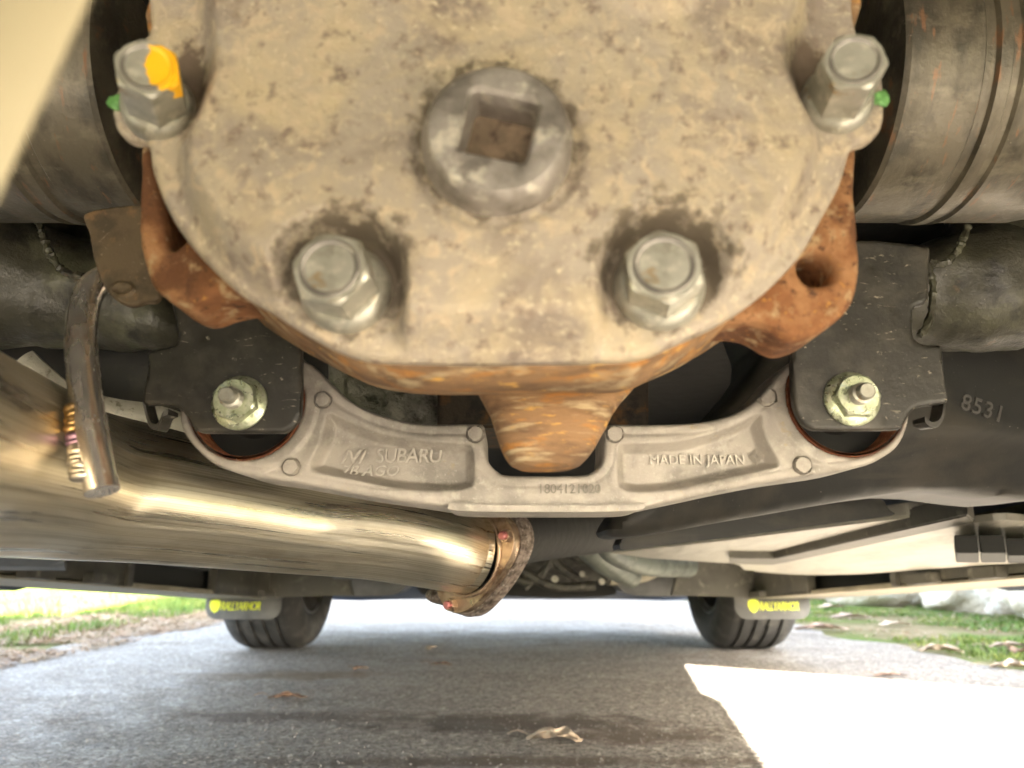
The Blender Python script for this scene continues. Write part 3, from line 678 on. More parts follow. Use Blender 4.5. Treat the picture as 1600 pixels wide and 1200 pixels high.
# ================================================================== BLACK MOUNTING PLATES WITH NUTS
YP = .372
def plate(pts, lab, th=.0042):
    p0 = P(pts[0][0], pts[0][1], YP)
    t = thing('mounting_plate', p0, lab, 'mounting plate', 'mounting plates')
    o = catmull([(P(x, y, YP).x, P(x, y, YP).z) for x, y in pts], 4)
    relief('plate', o, YP, lambda x, z, d: .0016 * fbm(x * 30, z * 30, 2), .0012, th, M['black'], t, rnd=.0012, smooth=50)
    return t
pl = plate([(232, 555), (233, 549), (262, 543), (275, 538), (278, 520), (280, 440), (440, 440), (466, 445), (470, 460), (471, 560), (470, 640), (462, 662), (446, 674), (430, 676), (330, 676), (312, 675), (302, 669), (292, 650), (276, 636), (255, 632), (228, 632), (223, 628), (224, 612), (230, 585)], 'left black steel plate with scratches and a bolt nut, in front of the bushing')
pr_ = plate([(1237, 545), (1236, 470), (1300, 400), (1345, 376), (1440, 386), (1452, 392), (1451, 420), (1451, 462), (1446, 474), (1432, 478), (1427, 486), (1427, 520), (1432, 532), (1446, 539), (1466, 540), (1472, 546), (1476, 590), (1481, 622), (1476, 630), (1448, 633), (1428, 640), (1420, 650), (1411, 664), (1398, 671), (1290, 672), (1266, 669), (1250, 655), (1241, 630), (1238, 590)], 'right black steel plate with scratches and a bolt nut, beside the digits on the tank')
def tab(t, pts):
    path = [P(x, y, YP + dy) for x, y, dy in pts]
    # a bent sheet: ribbon of the given width going back from the plate edge
    vs, fs = [], []
    for p in catmull([tuple(q) for q in path], 5, False):
        p = Vector(p); vs += [p, p + Vector((0, .012, .001)), p + Vector((0, .012, .003)), p + Vector((0, 0, .003))]
    n = len(vs) // 4
    for i in range(n - 1):
        for k in range(4):
            a = i * 4 + k; b = i * 4 + (k + 1) % 4; fs.append((a, b, b + 4, a + 4))
    fs += [(0, 3, 2, 1), (n * 4 - 4, n * 4 - 3, n * 4 - 2, n * 4 - 1)]
    meshobj('bent_tab', vs, fs, M['black'], t, 40)
tab(pl, [(223, 631, .001), (228, 652, .002), (234, 668, .002), (243, 672, .002), (249, 664, .002), (254, 652, .002), (262, 648, .003)])
tab(pr_, [(1480, 627, .001), (1476, 642, .002), (1473, 658, .002), (1466, 667, .002), (1456, 668, .002), (1446, 660, .002)])
def hexprism(name, r, z0, z1, ch, mat, parent, mtx, dome=0.):
    """hexagon head along local +Z, chamfered like a real bolt head"""
    seg = 48; rings = []
    def rad(a, z):
        k = (a + math.pi / 6) % (math.pi / 3) - math.pi / 6
        return r * math.cos(math.pi / 6) / math.cos(k)
    prof = [(z0, None, 0), (z1 - ch, None, 0), (z1 - ch * .4, r * .965, 1), (z1, r * .86, 1), (z1 + .0, r * .80, 1)]
    vs, fs = [], []
    for z, cap, _ in prof:
        for i in range(seg):
            a = 2 * math.pi * i / seg; q = rad(a, z)
            if cap: q = min(q, cap)
            vs.append((q * math.cos(a), q * math.sin(a), z))
    for j in range(len(prof) - 1):
        for i in range(seg):
            a = j * seg + i; b = j * seg + (i + 1) % seg; fs.append((a, b, b + seg, a + seg))
    fs.append(tuple(range(seg))[::-1]); fs.append(tuple((len(prof) - 1) * seg + k for k in range(seg)))
    o = meshobj(name, vs, fs, mat, parent, 30, local=True); o.matrix_local = mtx; return o
def axism(base, d, parent, roll=0.):
    q = Vector(d).to_track_quat('Z', 'Y').to_matrix().to_4x4()
    return Matrix.Translation(Vector(base) - org(parent)) @ q @ Matrix.Rotation(roll, 4, 'Z')
def nut(t, c, stud, rf, roll):
    base = P(*c, YP - .0012); sd = P(*stud, YP - .017)
    d = (Vector(sd) - base); d.x *= .6; d.z *= .6; d = d.normalized()
    m = axism(base, (0, -1, 0), t)
    n_ = hexprism('flange_nut', .0112, .002, .0095, .0022, M['zincgreen'], t, axism(base, d, t, roll))
    k = lathe('flange', [(0, rf), (.0014, rf), (.0035, rf * .86), (.0042, rf * .7)], M['zincgreen'], n_, (0, 0, 0), 'Z', 48, local=True)
    k2 = lathe('stud', [(.004, .0052), (.010, .0052), (.0105, .0048), (.0115, .0052), (.0120, .0048), (.013, .0052), (.0135, .0048), (.0145, .0051), (.0150, .0040), (.0185, .0040), (.0195, .0033)], M['zinc'], n_, (0, 0, 0), 'Z', 32, local=True)
nut(pl, (375, 630), (357, 618), .0136, .2)
nut(pr_, (1330, 624), (1350, 612), .0136, .5)

# brown bracket behind the hanger rod
br = thing('hanger_bracket', P(185, 420, .330), 'thin brown steel bracket with a rounded lower edge, left of the rusty wing', 'bracket')
o = outl([(137, 330, 'f'), (139, 365, 'f'), (146, 405, 'f'), (158, 440, 'f'), (176, 465, 'f'), (200, 477, 'f'), (222, 472, 'f'), (250, 455, 'f'), (255, 330, 'f')], .330, .330, 5)
dc = W(192, 452, .330)
relief('bracket_plate', o, .330, lambda x, z, d: .0012 * np.exp(-(((np.hypot((x - dc[0]), (z - dc[1]) * 1.6) - .0045) / .0009) ** 2)), .0008, .004, M['brown'], br, rnd=.001)

# ================================================================== DIFFERENTIAL
df = thing('differential', P(790, 300, .27), 'dusty differential with a pale bolted cover, square drain plug and rusty casing', 'differential')
YC = .238
# cover outline (front silhouettes)
co_ = [(225, -120), (226, -20), (229, 40), (212, 62), (190, 90), (178, 130), (170, 165), (176, 195), (196, 212), (224, 218), (233, 262), (255, 320), (282, 365), (318, 407), (367, 452), (417, 481), (467, 513), (533, 547), (600, 561), (760, 564), (920, 562), (1000, 557), (1066, 530), (1133, 498), (1193, 457), (1253, 398), (1290, 335), (1318, 282), (1336, 226), (1362, 214), (1382, 196), (1388, 165), (1384, 120), (1372, 80), (1350, 55), (1338, 20), (1337, -30), (1337, -120), (1200, -200), (800, -240), (400, -200)]
YF = .237
cpoly = catmull([W(x, y, YF) for x, y in co_], 5)
LB = [W(540, 452, .2365), W(1030, 448, .2365)]
EB = [W(246, 165, .236), W(1308, 155, .236)]
PC = W(776, 200, .2105)
dome_px = [(300, -140), (306, -20), (318, 70), (316, 130), (296, 190), (278, 232), (284, 290), (310, 345), (348, 395), (405, 440), (470, 482), (540, 514), (640, 532), (780, 534), (930, 530), (1020, 515), (1090, 486), (1160, 436), (1220, 372), (1262, 300), (1284, 236), (1276, 190), (1252, 140), (1240, 90), (1262, 30), (1268, -40), (1268, -140), (1150, -230), (420, -230)]
dpoly = catmull([W(x, y, .232) for x, y in dome_px], 5)
def hcov(x, z, d):
    q = sdf(x, z, dpoly)
    dm = sstep((q + .004) / .013)
    for (bx, bz), rb in zip(LB, (.0195, .0195)):
        # scallop opens downward: keep a trough from the bolt to the rim
        t = np.hypot(x - bx, np.where(z < bz, (z - bz) * .35, (z - bz)))
        dm = dm * sstep((t - rb + .003) / .007)
    h = .012 * dm + .0045 * dm * (1 - ((x / .1) ** 2) * .5)
    # plug boss
    t = np.hypot(x - PC[0], z - PC[1]); h = h - .0024 * np.exp(-((t - .0258) / .0022) ** 2) * (.65 + .35 * np.sin(np.arctan2(z - PC[1], x - PC[0]) * 2 + 1))
    h = np.where(t < .0205, -.004, h)
    # filler boss at the top
    fx, fz = W(1022, -62, .222); t = np.hypot(x - fx, z - fz)
    h = h + .0060 * np.exp(-((t - .0168) / .0034) ** 2) - .004 * (t < .013)
    h = h + .0011 * (fbm(x * 60, z * 60, 3, 2) - .5) + .0006 * (fbm(x * 260, z * 260, 3, 5) - .5)
    return h
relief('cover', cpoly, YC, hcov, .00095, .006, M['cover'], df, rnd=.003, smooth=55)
# rusty casing behind the cover: body and two wings
YB0 = YC + .005
cas = [(x, y) for x, y in co_ if y > 500 or True]
cas_px = [(300, -100), (262, 200), (275, 330), (325, 405), (385, 455), (440, 492), (490, 523), (550, 552), (640, 566), (760, 567), (900, 566), (1000, 562), (1060, 535), (1130, 495), (1225, 415), (1290, 300), (1300, 150), (1280, -100)]
def shr(x, z):
    cx, cz = W(790, 150, .25); return (cx + (x - cx) * 1.10, cz + (z - cz) * .925)
relief('casing_body', catmull([W(x, y, YC - .001) for x, y in cas_px], 5), YB0, lambda x, z, d: 0 * x, .0015, .078, M['rustnose'], df, rnd=.001, backfun=shr, smooth=60)
def wing(pts, holes, nm, Yf, th):
    o = [(P(x, y, Yf).x, P(x, y, Yf + (th if k == 'b' else 0)).z) for x, y, k in pts]
    relief(nm, catmull(o, 5), Yf, lambda x, z, d: .0012 * (fbm(x * 50, z * 50, 3) - .5), .0012, th, M['rust'], df, holes=[(*W(a, b, Yf), c) for a, b, c in holes], rnd=.003, smooth=50)
wing([(222, 200, 'f'), (216, 300, 'f'), (214, 360, 'f'), (216, 450, 'b'), (232, 488, 'b'), (262, 508, 'b'), (290, 513, 'b'), (325, 503, 'b'), (365, 498, 'b'), (400, 510, 'b'), (440, 532, 'b'), (480, 553, 'b'), (560, 560, 'b'), (560, 420, 'b'), (340, 395, 'b'), (308, 396, 'b'), (268, 388, 'f'), (255, 330, 'f'), (245, 250, 'f')], [], 'casing_wing', .262, .030)
wing([(1334, 180, 'f'), (1338, 300, 'f'), (1343, 370, 'f'), (1346, 410, 'f'), (1345, 490, 'b'), (1332, 517, 'b'), (1305, 540, 'b'), (1278, 554, 'b'), (1250, 560, 'b'), (1228, 553, 'b'), (1198, 538, 'b'), (1160, 533, 'b'), (1118, 540, 'b'), (1085, 562, 'b'), (1040, 572, 'b'), (980, 560, 'b'), (1100, 400, 'f'), (1250, 200, 'f')], [(1277, 418, .0068)], 'casing_wing', .262, .028)
# back plate seen through the hole so that it reads as a deep socket
box('casing_lug', P(1262, 425, .300), (.03, .02, .03), M['rust'], df, .005)
# nose
secs = [(600, 742, 995), (618, 752, 978), (640, 764, 962), (665, 772, 950), (690, 780, 936), (708, 788, 924), (720, 797, 912), (727, 812, 895), (729, 830, 878)]
vs, fs = [], []; seg = 44
for j, (py, xa, xb) in enumerate(secs):
    y0 = .318
    a, b = P(xa, py, y0), P(xb, py, y0); cx = (a.x + b.x) / 2; rx = (b.x - a.x) / 2; ry = .020 * (1 if j < 5 else (1, .93, .8, .62, .35)[j - 4])
    for k in range(seg):
        t = 2 * math.pi * k / seg; c, s_ = math.cos(t), math.sin(t)
        e = .62; X_ = math.copysign(abs(c) ** e, c); Y_ = math.copysign(abs(s_) ** e, s_)
        vs.append((cx + rx * X_, y0 + .012 + ry * Y_ , a.z))
for j in range(len(secs) - 1):
    for k in range(seg):
        a = j * seg + k; b = j * seg + (k + 1) % seg; fs.append((a, b, b + seg, a + seg))
fs.append(tuple((len(secs) - 1) * seg + k for k in range(seg))); fs.append(tuple(range(seg))[::-1])
no_ = meshobj('casing_nose', vs, fs, M['rustnose'], df, 60)
bm = bmesh.new(); bm.from_mesh(no_.data); bmesh.ops.recalc_face_normals(bm, faces=bm.faces); bm.to_mesh(no_.data); bm.free(); no_.data.set_sharp_from_angle(angle=R(60))
# drain plug: round collar with a turned square socket
def square_plug():
    N = 64; rot = R(-13); half = .0106; mc = PC; vs, fs = [], []
    def circ(r, y): 
        i = len(vs)
        for k in range(N):
            a = 2 * math.pi * k / N; vs.append((r * math.cos(a), y, r * math.sin(a)))
        return i
    def sq(h, y, sk=0):
        i = len(vs)
        for k in range(N):
            a = 2 * math.pi * k / N - rot; c, s_ = math.cos(a), math.sin(a); m = max(abs(c), abs(s_)); q = min(h / m, h * 1.33)
            x_, z_ = q * c, q * s_
            vs.append((x_ * math.cos(rot) - z_ * math.sin(rot) + .0006, y, x_ * math.sin(rot) + z_ * math.cos(rot) + .0012))
        return i
    y0 = -.0110
    L = [circ(.0240, 0.004), circ(.0238, -.0050), circ(.0228, -.0072), circ(.0223, -.0094), circ(.0208, y0), circ(.0160, y0 - .0002), sq(half + .0012, y0), sq(half, y0 + .0016), sq(half * .97, y0 + .0145)]
    for i in range(len(L) - 1):
        for k in range(N):
            a, b = L[i] + k, L[i] + (k + 1) % N; c, d = L[i + 1] + (k + 1) % N, L[i + 1] + k; fs.append((a, b, c, d))
    n0 = L[-1]
    base = Vector((PC[0], YC - .0165, PC[1]))
    vs2 = [Vector(v) + base for v in vs]
    o = meshobj('drain_plug', vs2, fs, M['plug'], df, 35)
    bm = bmesh.new(); bm.from_mesh(o.data); bmesh.ops.recalc_face_normals(bm, faces=bm.faces)
    bm.to_mesh(o.data); bm.free(); o.data.set_sharp_from_angle(angle=R(35))
    meshobj('socket_floor', [vs2[n0 + k] for k in range(N)], [tuple(range(N))[::-1]], M['plugfloor'], o, None)
square_plug()
# cover bolts
def cbolt(base, front, r, roll, mat, hl, blend=.6, mask=None, lab=None):
    b = Vector((base[0], YC - .001, base[1])); f = P(*front, b.y - hl); d = f - b; d.x *= blend; d.z *= blend; d = d.normalized()
    o = hexprism('cover_bolt', r, .004, hl, .0022, mat, df, axism(b, d, df, roll))
    lathe('washer_flange', [(-.003, r * 1.15), (.0015, r * 1.15), (.0038, r * 1.06), (.0048, r * .96)], M['zinc'], o, (0, 0, 0), 'Z', 48, local=True)
    pad = lathe('bolt_face', [(hl - .001, r * .74), (hl + .0002, r * .74), (hl + .0008, r * .70), (hl - .0002, r * .58), (hl - .0008, r * .1)], M['zincpad'] if mask is None else mask, o, (0, 0, 0), 'Z', 48, local=True)
    if lab: o['label'] = lab
    return o
BR = .0128
cbolt(LB[0], (513, 418), BR, .3, M['zinc'], .0175, .8, None, 'lower left cover bolt')
cbolt(LB[1], (1036, 414), BR, .1, M['zinc'], .0175, .8, None, 'lower right cover bolt')
for nm_ in ('yellow_marked_bolt',):
    yb = M['zinc'].copy(); yb.name = nm_
def paintmask(base_mat, name, col, ctr, rad):
    m = base_mat.copy(); m.name = name; t = m.node_tree; n = t.nodes; L = t.links
    b = n['Principled BSDF']; old = b.inputs['Base Color'].links[0].from_socket
    tc = n.new('ShaderNodeTexCoord'); a = n.new('ShaderNodeVectorMath'); a.operation = 'DISTANCE'; L.new(tc.outputs['Object'], a.inputs[0]); a.inputs[1].default_value = ctr
    no = n.new('ShaderNodeTexNoise'); no.inputs['Scale'].default_value = 160; L.new(tc.outputs['Object'], no.inputs['Vector'])
    ma = n.new('ShaderNodeMath'); ma.operation = 'MULTIPLY_ADD'; L.new(no.outputs['Fac'], ma.inputs[0]); ma.inputs[1].default_value = .011; L.new(a.outputs['Value'], ma.inputs[2])
    r = n.new('ShaderNodeMapRange'); r.inputs[1].default_value = rad + .0004; r.inputs[2].default_value = rad - .0002; r.inputs[3].default_value = 0; r.inputs[4].default_value = 1; L.new(ma.outputs[0], r.inputs[0])
    q = n.new('ShaderNodeMix'); q.data_type = 'RGBA'; L.new(r.outputs[0], q.inputs[0]); L.new(old, q.inputs[6]); q.inputs[7].default_value = (*col, 1); L.new(q.outputs[2], b.inputs['Base Color'])
    q2 = n.new('ShaderNodeMix'); q2.data_type = 'FLOAT'; L.new(r.outputs[0], q2.inputs[0]); q2.inputs[2].default_value = b.inputs['Metallic'].default_value; q2.inputs[3].default_value = 0; L.new(q2.outputs[0], b.inputs['Metallic'])
    return m
HL2 = .0245
o1 = cbolt(EB[0], (228, 102), .0106, .2, M['zinc'], HL2, 1, M['zincpad'], 'upper left cover bolt with a yellow paint dab')
o2 = cbolt(EB[1], (1330, 96), .0106, .4, M['zinc'], HL2, .75, None, 'upper right cover bolt')
# the dab: lay it out in the bolt's own axes from the world direction "to the right"
mi = o1.matrix_local.to_3x3().inverted(); rv = mi @ Vector((1, 0, -.25)); rv.z = 0; rv = rv.normalized() * .0080
yc_ = (rv.x, rv.y, HL2)
o1.data.materials[0] = paintmask(M['zinc'], 'zinc_with_yellow_dab', (.95, .50, .012), yc_, .0142)
for ch in o1.children:
    if ch.name.startswith('bolt_face'): ch.data.materials[0] = paintmask(M['zincpad'], 'face_with_yellow_dab', (.95, .50, .012), yc_, .0142)
# green paint dabs on the ears
for px, py in ((181, 160), (1376, 154)):
    c = P(px, py, YC - .001)
    bm = bmesh.new(); bmesh.ops.create_icosphere(bm, subdivisions=3, radius=1); bmesh.ops.scale(bm, vec=(.0030, .0012, .0030), verts=bm.verts)
    for v in bm.verts: v.co *= 1 + .22 * math.sin(v.co.x * 1300) * math.cos(v.co.z * 2600)
    bmesh.ops.translate(bm, vec=c, verts=bm.verts); bmobj('green_paint_dab', bm, M['green'], df)

# ================================================================== EXHAUST
ex = thing('exhaust_pipe', P(300, 780, .5), 'wide brushed stainless exhaust pipe curving across the lower left', 'exhaust pipe')
fd = Vector((-.60, -.80, 0)).normalized()       # the flange faces back and to the left
fc = PT(732, 860, .745)
def tc_(px, pyc, R_, dia): return PT(px, pyc, 2 * R_ * F / dia)
RX = .041
path = [tc_(-620, 560, RX, 620), tc_(-330, 640, RX, 500), tc_(-130, 690, RX, 360), tc_(0, 722, RX, 290), tc_(105, 752, RX, 240), tc_(220, 770, RX, 214), tc_(340, 789, RX, 192), tc_(460, 808, RX, 172), tc_(570, 822, RX, 160), PT(650, 838, .655), fc + fd * .022 + Vector((-.003, 0, .003)), fc]
tube('pipe', path, RX, M['stain'], ex, 72, caps=False, n=10)
q = fd.to_track_quat('Z', 'Y'); 
def flange_shape(rot, scale, y0, y1, name, mat, hole=.043, bev=.0015):
    # rounded three lobed plate in local XY
    base = []
    for k in range(96):
        a = 2 * math.pi * k / 96
        lob = max(math.cos(((a - rot + math.pi / 3) % (2 * math.pi / 3)) - math.pi / 3), 0)
        r = .0470 + .0135 * lob ** 7
        base.append((r * scale * math.cos(a), r * scale * math.sin(a)))
    vs = []; n = len(base)
    for z, k in ((y0, 1), (y1 - bev, 1), (y1, .985)):
        for x, y in base: vs.append(fc + q @ Vector((x * k, y * k, z)))
    for z in (y1, y0):
        for i in range(n):
            a = 2 * math.pi * i / n; vs.append(fc + q @ Vector((hole * math.cos(a), hole * math.sin(a), z)))
    fs = []
    for j in range(4):
        for i in range(n):
            a, b = j * n + i, j * n + (i + 1) % n; fs.append((a, b, b + n, a + n))
    for i in range(n):
        a, b = 4 * n + i, 4 * n + (i + 1) % n; fs.append((a, b, (i + 1) % n, i))
    o = meshobj(name, vs, fs, mat, ex, 35)
    bm = bmesh.new(); bm.from_mesh(o.data); bmesh.ops.recalc_face_normals(bm, faces=bm.faces); bm.to_mesh(o.data); bm.free(); o.data.set_sharp_from_angle(angle=R(35))
    return o
# rotation so that one lobe points towards the bolt at the right
bt = PT(813, 843, .745) - fc; lb = q.inverted() @ bt; rot0 = math.atan2(lb.y, lb.x)
flange_shape(rot0, 1.0, -.004, .005, 'flange', M['flange'])
flange_shape(rot0, 1.035, -.010, -.0045, 'gasket', M['flange_edge'])
flange_shape(rot0 + .05, 1.06, -.022, -.0105, 'mating_flange', M['flange_edge'])
bp = q @ Vector((.0565 * math.cos(rot0), .0565 * math.sin(rot0), .005)) + fc
for k in range(3):
    a = rot0 + k * 2 * math.pi / 3
    bb = q @ Vector((.0530 * math.cos(a), .0530 * math.sin(a), .005)) + fc
    hb = hexprism('flange_bolt', .0065, 0, .006, .0012, M['flange'], ex, axism(bb, fd, ex, .3))
    lathe('bolt_tip', [(.006, .0040), (.0095, .0040), (.0105, .003)], M['pink'], hb, (0, 0, 0), 'Z', 20, local=True)
# collar welded where the pipe meets the flange
cr = [fc + q @ Vector((.0425 * math.cos(a), .0425 * math.sin(a), .006)) for a in np.linspace(0, 2 * math.pi, 60)]
tube('weld_collar', cr, [.0017 * (1 + .25 * random.random()) for _ in cr], M['flange'], ex, 10, usmooth=False, caps=False)
tube('inlet_pipe', [fc - fd * .008, fc - fd * .08 + Vector((0, .02, .02)), fc - fd * .3 + Vector((.02, .2, .04))], .034, M['pan'], ex, 40)
o = P(700, 930, .82)
bm = bmesh.new(); bmesh.ops.create_icosphere(bm, subdivisions=4, radius=1); bmesh.ops.scale(bm, vec=(.020, .02, .013), verts=bm.verts)
for v in bm.verts: v.co *= 1 + .10 * math.sin(v.co.x * 200) + .08 * math.cos(v.co.z * 260)
bmesh.ops.translate(bm, vec=o, verts=bm.verts); bmobj('sensor_boss', bm, M['flange_edge'], ex, 60)

# hanger rod, welded to the pipe
hr = thing('hanger_rod', P(150, 600, .35), 'polished stainless hanger rod bent at the top and welded to the exhaust', 'hanger rod')
rp = [P(235, 452, .348), P(195, 436, .344), P(160, 438, .340), P(138, 460, .334), P(128, 500, .326), P(127, 545, .318), P(133, 610, .310), P(143, 680, .303), P(160, 768, .300)]
tube('rod', rp, [.0066, .0064, .0064], M['rod'], hr, 40, n=12)
for k in range(15):
    t = k / 14; px = 124 + 12 * t + random.uniform(-1.6, 1.6); py = 640 + 102 * t + random.uniform(-2, 2)
    m_ = M['weld_gold'] if k < 6 else M['weld_purple'] if k < 8 else M['weld_silver']
    px -= 9; c = P(px, py, .303 - .006 * t)
    bm = bmesh.new(); bmesh.ops.create_uvsphere(bm, u_segments=16, v_segments=10, radius=1)
    bmesh.ops.scale(bm, vec=(.0036 + .0013 * random.random(), .0034, .0023 + .0009 * random.random()), verts=bm.verts)
    bmesh.ops.rotate(bm, matrix=Matrix.Rotation(R(-14 + 8 * random.random()), 3, 'Y'), verts=bm.verts)
    bmesh.ops.translate(bm, vec=c, verts=bm.verts); bmobj('weld_bead', bm, m_, hr, 60)

# pale curved edge of a heat shield behind the rod
sh_ = thing('heat_shield', P(150, 620, .56), 'pale speckled heat shield edge curving behind the hanger rod', 'heat shield')
def ribbon(pts, Y, wd, depth, nm, parent, mat):
    c = catmull([tuple(P(x, y, Y)) for x, y in pts], 8, False); vs, fs = [], []
    for i, p in enumerate(c):
        p = Vector(p); a = Vector(c[max(i - 1, 0)]); b = Vector(c[min(i + 1, len(c) - 1)]); t = (b - a).normalized(); n_ = Vector((0, -1, 0)).cross(t).normalized()
        ww = wd if not callable(wd) else wd(i / (len(c) - 1))
        for k in range(9):
            u = k / 8 - .5; vs.append(p + n_ * (u * ww) + Vector((0, depth * (4 * u * u), 0)))
        for k in range(9):
            u = .5 - k / 8; vs.append(p + n_ * (u * ww) + Vector((0, depth * (4 * u * u) + .003, 0)))
    for i in range(len(c) - 1):
        for k in range(18):
            a = i * 18 + k; b = i * 18 + (k + 1) % 18; fs.append((a, b, b + 18, a + 18))
    fs += [tuple(range(18))[::-1], tuple((len(c) - 1) * 18 + k for k in range(18))]
    o = meshobj(nm, vs, fs, mat, parent, 50); bm = bmesh.new(); bm.from_mesh(o.data); bmesh.ops.recalc_face_normals(bm, faces=bm.faces); bm.to_mesh(o.data); bm.free(); return o
ribbon([(30, 560), (62, 590), (105, 622), (170, 640), (235, 650), (300, 672), (340, 690)], .56, .019, .004, 'shield_edge', sh_, M['shield'])

# ================================================================== TAN PANEL close to the lens
tp = thing('tan_panel', P(20, 60, .13), 'smooth tan painted metal edge, close up and out of focus in the top left corner', 'metal panel')
a0, a1 = P(160, -60, .085), P(-30, 345, .085)
ax_ = (a1 - a0).normalized(); nn = Vector((0, -1, 0)).cross(ax_).normalized()
if nn.x > 0: nn = -nn
vs, fs = [], []
prof = [(.0002, .0012), (0, .0006), (.0006, 0), (.008, .0), (.02, .002), (.045, .010), (.045, .013), (.02, .005), (.008, .003), (.0012, .0022)]
a0 = a0 - ax_ * .05; a1 = a1 + ax_ * .05
for i in range(13):
    p = a0 + (a1 - a0) * i / 12
    for u, d in prof: vs.append(p + nn * u + Vector((0, d, 0)))
m = len(prof)
for i in range(12):
    for k in range(m):
        a = i * m + k; b = i * m + (k + 1) % m; fs.append((a, b, b + m, a + m))
fs += [tuple(range(m))[::-1], tuple(12 * m + k for k in range(m))]
o = meshobj('panel', vs, fs, M['tan'], tp, 60)
bm = bmesh.new(); bm.from_mesh(o.data); bmesh.ops.recalc_face_normals(bm, faces=bm.faces); bm.to_mesh(o.data); bm.free()

# ================================================================== LEAVES
def leaf_mesh(seed, L=.06, Wd=.035, curl=.6, lobes=3):
    rnd = random.Random(seed); n, m = 28, 13; vs, fs = [], []
    for i in range(n):
        t = i / (n - 1)
        wdt = Wd * (math.sin(math.pi * min(t * .96 + .03, 1)) ** .7) * (1 + .38 * math.sin(t * lobes * 2 * math.pi + seed)) * .5 + .0008
        for j in range(m):
            u = (j / (m - 1) - .5) * 2
            x = t * L + .004 * math.sin(u * 5 + seed) ; y = u * wdt
            z = .003 + curl * L / .085 * (.015 * math.sin(math.pi * t) * (.35 + .65 * u * u) + .0022 * math.sin(11 * t + 4 * u + seed) + .0016 * math.sin(u * 9 + seed)) + .0007 * abs(math.sin(u * 8))
            vs.append((x, y * (1 - .25 * curl * abs(u)), max(z, .0012)))
    for i in range(n - 1):
        for j in range(m - 1): a = i * m + j; fs.append((a, a + 1, a + m + 1, a + m))
    # underside for thickness
    k = len(vs); vs += [(x, y, z - .0006) for x, y, z in vs]; fs += [tuple(k + q for q in f[::-1]) for f in fs]
    # petiole
    b0 = len(vs)
    for i in range(8):
        t = i / 7; c = Vector((-t * L * .42, .004 * math.sin(t * 3), .006 + .006 * math.sin(t * 3.0)))
        for q_ in range(5):
            a = 2 * math.pi * q_ / 5; vs.append((c.x, c.y + .0009 * math.cos(a), c.z + .0009 * math.sin(a)))
    for i in range(7):
        for q_ in range(5): a = b0 + i * 5 + q_; b = b0 + i * 5 + (q_ + 1) % 5; fs.append((a, b, b + 5, a + 5))
    me = bpy.data.meshes.new('leaf'); me.from_pydata(vs, [], fs); me.polygons.foreach_set('use_smooth', [True] * len(me.polygons)); return me
def leaf(px, py, L, seed, mat, rz, label, curl=.8, wd=.6, group='fallen leaves'):
    me = leaf_mesh(seed, L, L * wd, curl); me.materials.append(mat)
    o = bpy.data.objects.new('fallen_leaf', me); COL.objects.link(o); g = PG(px, py)
    o.location = (g.x, g.y, .001); o.rotation_euler = (0, 0, rz); tag(o, label, 'leaf', group); return o
leaf(826, 1156, .085, 2, M['leafpale'], -.25, 'large pale curled leaf with a stalk in the middle foreground of the driveway', 1.0, .75)
leaf(420, 1093, .075, 5, M['leafbrown'], .1, 'flat reddish brown leaf on the asphalt at the left', .5, .5)
leaf(552, 1048, .04, 7, M['leafbrown'], .6, 'small tan leaf scrap behind the reddish brown leaf', .8)
leaf(668, 1016, .055, 8, M['leafpale'], 1.2, 'small upright leaf scrap left of centre below the exhaust flange', 1.0)
leaf(672, 1040, .06, 9, M['leafbrown'], -.2, 'thin brown leaf scrap just in front of the small upright scrap', .5)
leaf(1242, 984, .22, 11, M['leafpink'], -.1, 'pinkish leaf on the driveway edge beside the right tyre', .5, .35)
leaf(1300, 966, .20, 12, M['leafpink'], .1, 'pale brown leaf on the moss right of the mud flap', .5, .5)
leaf(1375, 978, .16, 13, M['leafpale'], .2, 'grey leaf lying on the middle of the mossy strip', .5, .5)
leaf(1435, 1018, .13, 14, M['leafpale'], -.4, 'whitish curled leaf at the asphalt edge on the right', 1.0, .5)
leaf(1545, 1012, .14, 15, M['leafpink'], .05, 'long pinkish leaf on the grass near the right border', .6, .4)
leaf(1585, 1022, .10, 16, M['leafbrown'], .8, 'reddish leaf at the far right, behind the pale one', .8, .6)
leaf(1548, 1044, .12, 17, M['leafpale'], -.25, 'pale tan leaf overlapping the asphalt edge at the far right', .7, .5)
leaf(1280, 951, .2, 18, M['leafpale'], .3, 'pale leaf nearest to the right mud flap', .6, .5)
leaf(1590, 960, .24, 19, M['leafbrown'], .2, 'rust brown leaf against the pale stones', 1.2, .8)
leaf(1160, 1006, .05, 20, M['leafbrown'], .2, 'tiny brown leaf under the right front tyre', .7)
leaf(1368, 1058, .08, 21, M['leafbrown'], .05, 'thin brown leaf along the sunlit patch', .4, .4)

